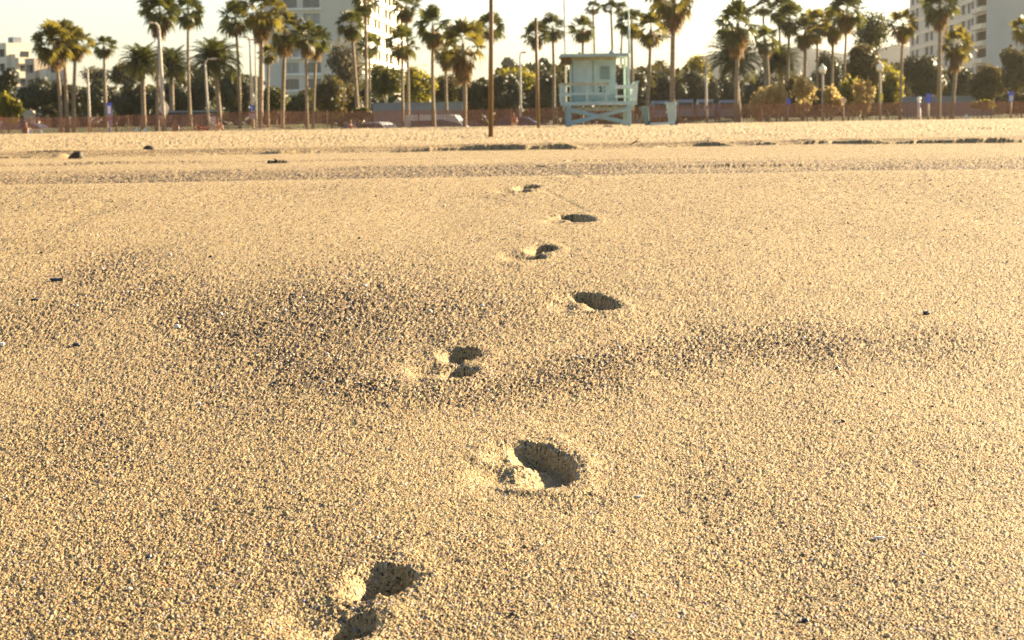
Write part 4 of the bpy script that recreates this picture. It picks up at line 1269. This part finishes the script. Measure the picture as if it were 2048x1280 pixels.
sign(2, 240, 10, 14, 140, 'round', 'sign_red', 'orange red sign cut by the left edge of the picture', postw=.04, extras=[(0, -.3, .7, .3, 'sign_white')])

# ------------------------------------------------------------------ vehicles
def car(px, d, rz, mat, label, L=4.3, van=False, cat='car', zoff=None):
    p = at(px, 250, d); g = gz(p.x, d) if zoff is None else zoff
    e = empty('parked_van' if van else 'parked_car', (p.x, d, g), rz); tag(e, label, cat, 'vehicles parked behind the fence')
    h = L / 2; w = .86
    if van:
        H = 2.0
        body = [(-h, .35), (h - .1, .35), (h, .55), (h - .05, .95), (h - .75, 1.15), (h - 1.35, H - .08), (h - 1.7, H), (-h + .12, H), (-h, H - .15)]
        ins = [.02, .02, .03, .02, .03, .14, .16, .14, .1]
        win = [(h - .86, 1.17), (h - 1.38, H - .2), (-h + .5, H - .2), (-h + .5, 1.2)]
    else:
        H = 1.42
        body = [(-h, .32), (h - .05, .32), (h, .55), (h - .12, .78), (h - 1.15, .93), (h - 1.85, H - .06), (h - 2.2, H), (-h + 1.1, H), (-h + .7, H - .08), (-h + .15, .98), (-h, .85)]
        ins = [.02, .02, .04, .04, .03, .2, .22, .22, .2, .04, .03]
        win = [(h - 1.28, .96), (h - 1.88, H - .12), (-h + .85, H - .12), (-h + .45, .98)]
    MB().prism(body, -w, w, ins).build('car_body', M[mat], e, bevel=.03)
    for sg in (-1, 1):
        n = len(win); off0, off1 = .005, .0
        yy = [sg * (w - (.03 if z < 1.22 else .17) + .012) for x, z in win]
        MB().add([(win[k][0], yy[k], win[k][1]) for k in range(n)], [tuple(range(n))]).build('side_window', M['pane'], e)
        for xw in (-h + .85, h - .85):
            wh = MB().tube([(xw, sg * (w - .2), .31), (xw, sg * (w + .015), .31)], [.31, .31], 16).build('wheel', M['tyre'], e)
            MB().tube([(xw, sg * (w + .01), .31), (xw, sg * (w + .03), .31)], [.18, .16], 12).build('rim', M['rim'], wh)
        MB().ball((h - .06, sg * .6, .68), .1, 10, 6, (.6, 1.5, .8)).build('headlight', M['white'], e, smooth=True)
        MB().box((-h - .005, sg * .68, .78), (.03, .22, .14)).build('tail_light', M['sign_red'], e)
    if van:
        MB().box((-h - .008, 0, 1.42), (.03, 1.35, .62)).build('rear_window', M['pane'], e)
    x0, z0 = body[4]; x1, z1 = body[5]
    nx = Vector((z1 - z0, 0, -(x1 - x0))).normalized() * .012
    ya, yb_ = w - ins[4] - .08, w - ins[5] - .04
    MB().add([(x0 - .03 + nx.x, -ya, z0 + .03 + nx.z), (x0 - .03 + nx.x, ya, z0 + .03 + nx.z), (x1 + nx.x, yb_, z1 - .03 + nx.z), (x1 + nx.x, -yb_, z1 - .03 + nx.z)], [(0, 1, 2, 3)]).build('windscreen', M['pane'], e)
    return e
car(30, 158, R(15), 'car_blue', 'dark blue car below the yellow green bush at the left edge', zoff=-.75)
car(72, 160, R(-20), 'car_blue', 'dark blue car in front of the small cream house', zoff=-.72)
car(765, 150, R(-35), 'white', 'white car shining in the sun behind the fence below the pale tree trunk', zoff=-1.02)
car(726, 152, R(-60), 'car_grey', 'grey car beside the shining white one', zoff=-1.02)
car(882, 146, R(-12), 'white', 'long white van in full sun in front of the long grey wall', L=5.2, van=True, cat='van', zoff=-1.15)
car(946, 150, R(5), 'car_purple', 'low violet grey car right of the wide green palm trunk', zoff=-1.12)
car(1048, 146, R(-8), 'car_purple', 'dark violet car behind the fence between the two brown posts', zoff=-.8)
car(1318, 204, R(92), 'van_shaded', 'dull grey white van between the two teal bins', L=4.6, van=True, cat='van', zoff=.02)
car(1369, 203, R(88), 'van_shaded', 'bluish white van in shade just right of the larger teal bin', L=4.8, van=True, cat='van', zoff=.1)
car(1409, 203, R(88), 'van_shaded', 'bluish white van in shade behind the slim lamp pole', L=4.8, van=True, cat='van', zoff=.1)
car(1452, 206, R(86), 'van_shaded', 'bluish white van in shade left of the brown skirted palm trunk', L=4.8, van=True, cat='van', zoff=.02)

# ------------------------------------------------------------------ people sitting behind the fence
def person(px, d, label, joints, radii, edges, parts, rz=0.0, zoff=None):
    p = at(px, 250, d); g = gz(p.x, d) if zoff is None else zoff
    e = empty('person', (p.x, d, g), rz); tag(e, label, 'person', 'people resting behind the fence')
    def skin(name, js, rs, es, mat, parent):
        me = bpy.data.meshes.new(name); me.from_pydata(js, es, []); me.update()
        o = link(bpy.data.objects.new(name, me), parent)
        mod = o.modifiers.new('Skin', 'SKIN'); mod.use_smooth_shade = True
        for k, r_ in enumerate(rs):
            me.skin_vertices[0].data[k].radius = (r_, r_)
        me.skin_vertices[0].data[0].use_root = True
        o.modifiers.new('Sub', 'SUBSURF').render_levels = 2
        me.materials.append(M[mat]); return o
    bpy_needed = None
    for nm, js, rs, es, mat in parts:
        o = bpy.data.meshes.new(nm)
        o.from_pydata(js, es, [])
        ob = link(bpy.data.objects.new(nm, o), e)
        md = ob.modifiers.new('Skin', 'SKIN'); md.use_smooth_shade = True
        if not o.skin_vertices:
            # the layer appears with the modifier only through bmesh
            bm = bmesh.new(); bm.from_mesh(o); bm.verts.layers.skin.verify(); bm.to_mesh(o); bm.free()
        for k, r_ in enumerate(rs):
            o.skin_vertices[0].data[k].radius = (r_, r_)
        o.skin_vertices[0].data[0].use_root = True
        sb = ob.modifiers.new('Sub', 'SUBSURF'); sb.levels = 1; sb.render_levels = 2
        o.materials.append(M[mat])
    return e

def seated(top, legs, shift=0, lean=.12, knees=.45):
    hip = (0, 0, .12); ch = (lean * .6, 0, .42); nk = (lean, 0, .60); hd = (lean + .03, 0, .76); tp = (lean + .02, 0, .84)
    js = [hip, ch, nk, hd, tp]
    rs = [.14, .15, .055, .095, .06]
    es = [(0, 1), (1, 2), (2, 3), (3, 4)]
    for sgn in (-1, 1):
        n = len(js)
        js += [(lean * .8, sgn * .19, .53), (lean + .12, sgn * .26, .30), (.38, sgn * .16, .36), (.44, sgn * .13, .37)]
        rs += [.055, .042, .032, .036]; es += [(1, n), (n, n + 1), (n + 1, n + 2), (n + 2, n + 3)]
        n = len(js)
        js += [(.08, sgn * .1, .12), (.42, sgn * .13, knees), (.66, sgn * .12, .06), (.80, sgn * .13, .04)]
        rs += [.09, .062, .042, .04]; es += [(0, n), (n, n + 1), (n + 1, n + 2), (n + 2, n + 3)]
    shirt = ('shirt', [(0, 0, .14), (lean * .55, 0, .40), (lean * .95, 0, .555)], [.165, .175, .09], [(0, 1), (1, 2)], top)
    sl = ('shorts', [(0, 0, .11), (.10, -.1, .13), (.28, -.12, .3), (.10, .1, .13), (.28, .12, .3)], [.15, .115, .09, .115, .09], [(0, 1), (1, 2), (0, 3), (3, 4)], legs)
    hair = ('hair', [(lean - .02, 0, .80), (lean + .015, 0, .865)], [.098, .07], [(0, 1)], 'hair')
    return [('body', js, rs, es, 'skin'), shirt, sl, hair]

def lying(top, legs):
    js = [(0, 0, .14), (-.28, 0, .15), (-.46, 0, .18), (-.6, 0, .22), (-.68, 0, .24)]
    rs = [.13, .14, .055, .095, .06]; es = [(0, 1), (1, 2), (2, 3), (3, 4)]
    for sgn in (-1, 1):
        n = len(js)
        js += [(-.40, sgn * .19, .16), (-.2, sgn * .3, .07), (.02, sgn * .28, .05), (.1, sgn * .27, .05)]
        rs += [.055, .042, .034, .036]; es += [(1, n), (n, n + 1), (n + 1, n + 2), (n + 2, n + 3)]
        n = len(js); k = .55 if sgn > 0 else .2
        js += [(.08, sgn * .1, .14), (.42, sgn * .11, k), (.62, sgn * .11, .06 if k > .3 else .1), (.74, sgn * .11, .05)]
        rs += [.09, .062, .042, .04]; es += [(0, n), (n, n + 1), (n + 1, n + 2), (n + 2, n + 3)]
    return [('body', js, rs, es, 'skin'), ('shirt', [(0, 0, .15), (-.26, 0, .16), (-.42, 0, .175)], [.155, .165, .08], [(0, 1), (1, 2)], top),
            ('shorts', [(0, 0, .14), (.1, -.1, .15), (.3, -.1, .2), (.1, .1, .15), (.3, .11, .38)], [.145, .11, .085, .11, .085], [(0, 1), (1, 2), (0, 3), (3, 4)], legs),
            ('hair', [(-.64, 0, .225), (-.70, 0, .25)], [.095, .07], [(0, 1)], 'hair')]
person(350, 134.3, 'person in grey sitting on the grass right of the tall curved lamp', 0, 0, 0, seated('cloth_grey', 'cloth_grey'), R(-70), zoff=-.05)
person(404, 134.3, 'person in a red top reclining left of the short hooked lamp', 0, 0, 0, lying('cloth_red', 'cloth_red'), R(150), zoff=-.02)
person(435, 134.4, 'person in a white top sitting in front of the date palm trunk', 0, 0, 0, seated('cloth_white', 'cloth_white'), R(-60), zoff=-.02)
person(697, 136, 'person in a pink top sitting left of the grey car', 0, 0, 0, seated('cloth_pink', 'cloth_pink', lean=.2), R(-40), zoff=-.28)
person(52, 134.4, 'person in orange brown sitting near the left edge', 0, 0, 0, seated('cloth_brown', 'cloth_brown'), R(-80), zoff=-.1)
person(1027, 134.6, 'person in orange brown sitting beside the dark violet car', 0, 0, 0, seated('cloth_brown', 'cloth_white'), R(-80), zoff=.02)

# things on the grass
def cooler(px, d, w, h, mat, label, name, cat, z=0.0):
    p = at(px, 250, d)
    e = empty(name, (p.x, d, z)); tag(e, label, cat)
    MB().box((0, 0, h / 2), (w, w * .7, h), taper=.9).build('bag_body', M[mat], e, bevel=.04)
    MB().tube([(-w * .3, 0, h * .95), (-w * .15, 0, h * 1.25), (w * .15, 0, h * 1.25), (w * .3, 0, h * .95)], [.015] * 4, 6).build('handle', M[mat], e, smooth=True)
cooler(81, 133.0, .2, .2, 'white', 'small white bag on the sand in front of the fence near the left edge', 'beach_bag', 'bag', -.02)
cooler(61, 133.05, .24, .28, 'white', 'pale bag beside the seated person near the left edge', 'beach_bag', 'bag', -.02)
cooler(272, 133.0, .2, .2, 'shell', 'pinkish bag at the fence below the small date palm', 'beach_bag', 'bag', 0)
cooler(290, 133.0, .22, .24, 'shell', 'pinkish bag leaning at the foot of the small date palm trunk', 'beach_bag', 'bag', 0)
cooler(1933, 133.0, .2, .26, 'white', 'small white bag on the sand in front of the fence below the right-hand wall', 'beach_bag', 'bag', 0)
def chair(px, d, label):
    p = at(px, 250, d); e = empty('beach_chair', (p.x, d, .02), R(20)); tag(e, label, 'chair')
    MB().box((0, .1, .62), (.42, .04, .6), Matrix.Rotation(R(-18), 3, 'X')).build('backrest', M['cloth_white'], e, bevel=.01)
    MB().box((0, -.15, .28), (.42, .42, .04)).build('seat', M['cloth_white'], e, bevel=.01)
    for a in (-.18, .18):
        for b in (-.32, .02):
            MB().tube([(a, b, -.05), (a, b, .27)], [.015, .015], 8).build('leg', M['rim'], e)
chair(427, 134.9, 'pale folding chair behind the person in the white top')

# ------------------------------------------------------------------ small things on the sand
def put(px, py):
    p = hit(px, py)
    return Vector((p.x, p.y, float(ground_z(np.array([p.x]), np.array([p.y]))[0])))

def shard(px, py, L, W, H, rz, mat, label, name, cat, group=None, tilt=0.0, seed=0):
    p = put(px, py); rng = random.Random(seed)
    L, W, H = L * .66, W * .66, H * .62
    mb = MB(); n = 9
    lo = []; 
    for zz, f in ((-.5, .8), (.1, 1.0), (.5, .72)):
        for k in range(n):
            a = 2 * math.pi * k / n; q = f * (1 + .22 * rng.uniform(-1, 1))
            lo.append((L / 2 * math.cos(a) * q, W / 2 * math.sin(a) * q, H * zz))
    fs = [tuple(range(n))[::-1], tuple(range(2 * n, 3 * n))]
    for j in range(2):
        for k in range(n):
            k2 = (k + 1) % n
            fs.append((j * n + k, j * n + k2, (j + 1) * n + k2, (j + 1) * n + k))
    mb.add(lo, fs)
    o = mb.build(name, M[mat], None)
    o.location = (p.x, p.y, p.z + H * .38); o.rotation_euler = (tilt, 0, rz)
    tag(o, label, cat, group)
    return o
G1 = 'dark stone chips on the sand'; G2 = 'shell pieces on the sand'
shard(114, 568, .040, .016, .010, .1, 'slate', 'flat dark blue stone chip, the longest one, near the left edge', 'stone_chip', 'stone', G1, seed=1)
shard(70, 606, .022, .012, .006, .3, 'slate', 'thin small dark chip just below the longest one', 'stone_chip', 'stone', G1, seed=2)
shard(153, 693, .020, .014, .008, -.2, 'slate', 'small dark chip, third one down near the left edge', 'stone_chip', 'stone', G1, seed=3)
shard(1852, 634, .020, .014, .010, .2, 'slate', 'dark chip in the coarse sand band at right', 'stone_chip', 'stone', G1, seed=4)
shard(1674, 741, .010, .008, .006, .0, 'slate', 'tiny dark chip below the coarse band at right', 'stone_chip', 'stone', G1, seed=5)
shard(297, 1123, .009, .007, .006, .0, 'slate', 'tiny dark pebble at lower left', 'stone_chip', 'stone', G1, seed=6)
shard(1610, 1247, .010, .006, .005, -.4, 'slate', 'tiny violet blue chip near the bottom edge at right', 'stone_chip', 'stone', G1, seed=7)
shard(1686, 850, .009, .006, .005, -.5, 'slate', 'tiny grey chip right of the middle footprints', 'stone_chip', 'stone', G1, seed=8)
shard(1276, 1000, .013, .007, .004, -.15, 'shell', 'white shell sliver right of the largest footprint', 'shell', 'shell', G2, seed=11)
shard(1757, 1081, .018, .006, .005, .1, 'shell', 'long pale shell fragment at lower right', 'shell', 'shell', G2, seed=12)
shard(398, 814, .010, .007, .005, .2, 'shell', 'small white shell piece left of the coarse patch', 'shell', 'shell', G2, seed=13)
shard(2, 690, .018, .012, .009, .1, 'shell', 'white shell piece at the left edge', 'shell', 'shell', G2, seed=14)
shard(736, 1072, .006, .005, .004, .1, 'shell', 'tiny white shell chip above the nearest footprint', 'shell', 'shell', G2, seed=15)
shard(390, 305, .03, .028, .028, .1, 'shell', 'bright white pebble glinting beside the sand step at left', 'pebble', 'pebble', 'glinting white pebbles', seed=16)
shard(339, 328, .026, .024, .024, .1, 'shell', 'bright white pebble below the sand step at left', 'pebble', 'pebble', 'glinting white pebbles', seed=17)

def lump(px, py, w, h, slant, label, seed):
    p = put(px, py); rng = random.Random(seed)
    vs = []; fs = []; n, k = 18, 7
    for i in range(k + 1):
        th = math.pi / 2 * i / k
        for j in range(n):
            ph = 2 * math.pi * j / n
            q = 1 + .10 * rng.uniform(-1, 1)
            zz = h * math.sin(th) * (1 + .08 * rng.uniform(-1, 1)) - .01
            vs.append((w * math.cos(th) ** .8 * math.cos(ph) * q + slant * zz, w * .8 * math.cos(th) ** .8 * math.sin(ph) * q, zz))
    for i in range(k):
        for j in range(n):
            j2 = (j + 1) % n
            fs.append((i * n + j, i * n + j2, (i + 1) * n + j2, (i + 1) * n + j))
    o = MB().add(vs, fs).build('mound', M['kelp'], None, smooth=True); o.location = p  # low dome in one dark colour
    tag(o, label, 'mound', 'dark mounds on the far sand')
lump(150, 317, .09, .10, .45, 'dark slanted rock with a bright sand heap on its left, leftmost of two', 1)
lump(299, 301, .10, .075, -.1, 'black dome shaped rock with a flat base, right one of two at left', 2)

def kelp(px, py, w, label, seed):
    rng = random.Random(seed); p = put(px, py)
    mb = MB()
    for k in range(16):
        x = rng.uniform(-w, w); y = rng.uniform(-w * .5, w * .5); h = w * .55 * (1 - abs(x) / w * .6) * rng.uniform(.5, 1)
        mb.tube([(x, y, -.01), (x + rng.uniform(-.4, .4) * w, y + rng.uniform(-.2, .2) * w, h), (x + rng.uniform(-.6, .6) * w, y, rng.uniform(0, .3) * h)], [w * .10, w * .13, w * .05], 6)
    o = mb.build('kelp_clump', M['kelp'], None, smooth=True); o.location = p
    tag(o, label, 'seaweed')
kelp(553, 327, .075, 'dark clump of dried seaweed on the sand left of the middle', 3)
kelp(1216, 254, .22, 'dark clump of seaweed on the sand under the lifeguard hut', 4)
def stick():
    p = put(1270, 292)
    mb = MB().tube([(-.07, 0, .0), (0, .02, .035), (.05, .02, .085)], [.008, .009, .005], 7)
    mb.tube([(0, .02, .035), (.07, .0, .04)], [.006, .003], 6)
    o = mb.build('twig', M['stick'], None, smooth=True); o.location = p; tag(o, 'crooked brown twig sticking out of the sand below the hut', 'twig')
stick()

def pebbles():
    """loose coarse grains and grit lying on the sand, far too many to count"""
    rng = np.random.default_rng(21)
    n = 46000
    inv = rng.uniform(1 / 6.0, 1 / 1.25, n)
    y = 1 / inv
    x = rng.uniform(-.31, .31, n) * y
    c = coarse_mask(x, y)
    keep = rng.uniform(0, 1, n) < (.12 + .88 * c)
    x, y, c = x[keep], y[keep], c[keep]; n = len(x)
    z = ground_z(x, y); z = add_prints(x, y, z)
    ico = np.array([(0, 0, 1), (.89, 0, .45), (.28, .85, .45), (-.72, .53, .45), (-.72, -.53, .45), (.28, -.85, .45), (.72, .53, -.45), (-.28, .85, -.45), (-.89, 0, -.45), (-.28, -.85, -.45), (.72, -.53, -.45), (0, 0, -1)])
    fc = np.array([(0, 1, 2), (0, 2, 3), (0, 3, 4), (0, 4, 5), (0, 5, 1), (1, 6, 2), (2, 7, 3), (3, 8, 4), (4, 9, 5), (5, 10, 1), (6, 7, 2), (7, 8, 3), (8, 9, 4), (9, 10, 5), (10, 6, 1), (6, 11, 7), (7, 11, 8), (8, 11, 9), (9, 11, 10), (10, 11, 6)])
    r = .00075 * (1 + .9 * rng.exponential(.55, n)) * (.8 + .5 * c) * np.clip(y / 2.6, .75, 1.7)
    r = np.minimum(r, .0042)
    sq = rng.uniform(.6, 1.35, (n, 3)); sq[:, 2] *= .75
    ang = rng.uniform(0, 6.28, n); ca, sa = np.cos(ang), np.sin(ang)
    V = ico[None] * sq[:, None, :] * r[:, None, None]
    V = V * (1 + rng.uniform(-.18, .18, (n, 12, 1)))
    Vx = V[:, :, 0] * ca[:, None] - V[:, :, 1] * sa[:, None]; Vy = V[:, :, 0] * sa[:, None] + V[:, :, 1] * ca[:, None]
    W = np.stack([Vx + x[:, None], Vy + y[:, None], V[:, :, 2] + (z + r * .4)[:, None]], 2).reshape(-1, 3)
    F = (fc[None] + (np.arange(n) * 12)[:, None, None]).reshape(-1, 3)
    m = mat_leaf('loose grain', [(.025, .02, .018), (.06, .045, .03), (.25, .17, .09), (.42, .30, .17), (.52, .40, .24), (.60, .47, .30), (.42, .17, .07), (.66, .58, .46), (.78, .75, .70)], (.3, .2, .1), .0, .6)
    o = np_mesh('grit', W, F, m)
    tag(o, 'loose coarse grains scattered over the near sand', 'grit', kind='stuff')
pebbles()

# ------------------------------------------------------------------ haze
HAZE = True
if HAZE:
    mb = MB().box((0, 465, 24.5), (1500, 1000, 61))
    m = bpy.data.materials.new('haze'); m.use_nodes = True
    nt = m.node_tree
    for n_ in list(nt.nodes):
        if n_.type != 'OUTPUT_MATERIAL': nt.nodes.remove(n_)
    pv = nt.nodes.new('ShaderNodeVolumePrincipled')
    pv.inputs['Color'].default_value = (1.0, .91, .74, 1)
    pv.inputs['Density'].default_value = .00011
    pv.inputs['Anisotropy'].default_value = .72  # forward scatter also stands in for lens glare towards the sun
    nt.links.new(pv.outputs['Volume'], nt.nodes['Material Output'].inputs['Volume'])
    o = mb.build('haze', m); tag(o, 'thin warm haze over the beach and park, doubling for lens glare', 'haze', kind='stuff')

# ------------------------------------------------------------------ light, sky, camera
SUN_AZ, SUN_EL = R(55), R(19)      # azimuth measured from straight ahead towards the right
sd = Vector((math.sin(SUN_AZ) * math.cos(SUN_EL), math.cos(SUN_AZ) * math.cos(SUN_EL), math.sin(SUN_EL)))
sl_ = bpy.data.lights.new('sun', 'SUN'); sl_.energy = 5.0; sl_.angle = R(.53); sl_.color = (1, .82, .54)
so = link(bpy.data.objects.new('sun', sl_)); so.rotation_euler = sd.to_track_quat('Z', 'Y').to_euler(); so.location = (30, 30, 40)

w = bpy.data.worlds.new('World'); S.world = w; w.use_nodes = True
nt = w.node_tree
bg = nt.nodes['Background']
sky = nt.nodes.new('ShaderNodeTexSky'); sky.sky_type = 'NISHITA'; sky.sun_disc = False
sky.sun_elevation = SUN_EL; sky.sun_rotation = SUN_AZ
sky.air_density = .85; sky.dust_density = .85; sky.ozone_density = 1.0
tint = nt.nodes.new('ShaderNodeMix'); tint.data_type = 'RGBA'; tint.blend_type = 'MULTIPLY'; tint.inputs['Factor'].default_value = 1
tint.inputs['B'].default_value = (1.0, .94, .91, 1)          # hazy warm evening sky
nt.links.new(sky.outputs['Color'], tint.inputs['A']); nt.links.new(tint.outputs['Result'], bg.inputs['Color'])
bg.inputs['Strength'].default_value = .05

cam = bpy.data.cameras.new('camera')
co = link(bpy.data.objects.new('camera', cam))
co.matrix_world = Matrix((( RT.x, UP.x, -FW.x, 0), (RT.y, UP.y, -FW.y, 0), (RT.z, UP.z, -FW.z, CAMZ), (0, 0, 0, 1)))
cam.sensor_width = 36; cam.lens = FPX / 2048 * 36
cam.clip_start = .05; cam.clip_end = 5000
cam.dof.use_dof = True; cam.dof.focus_distance = 2.5; cam.dof.aperture_fstop = 25
S.camera = co
S.view_settings.view_transform = 'Standard'; S.view_settings.look = 'None'
S.view_settings.exposure = 2.14; S.view_settings.gamma = 1
S.cycles.use_denoising = True
S.cycles.denoising_prefilter = 'NONE'
S.cycles.denoising_input_passes = 'RGB_ALBEDO_NORMAL'
S.cycles.volume_bounces = 0
S.cycles.max_bounces = 6
S.cycles.transparent_max_bounces = 8
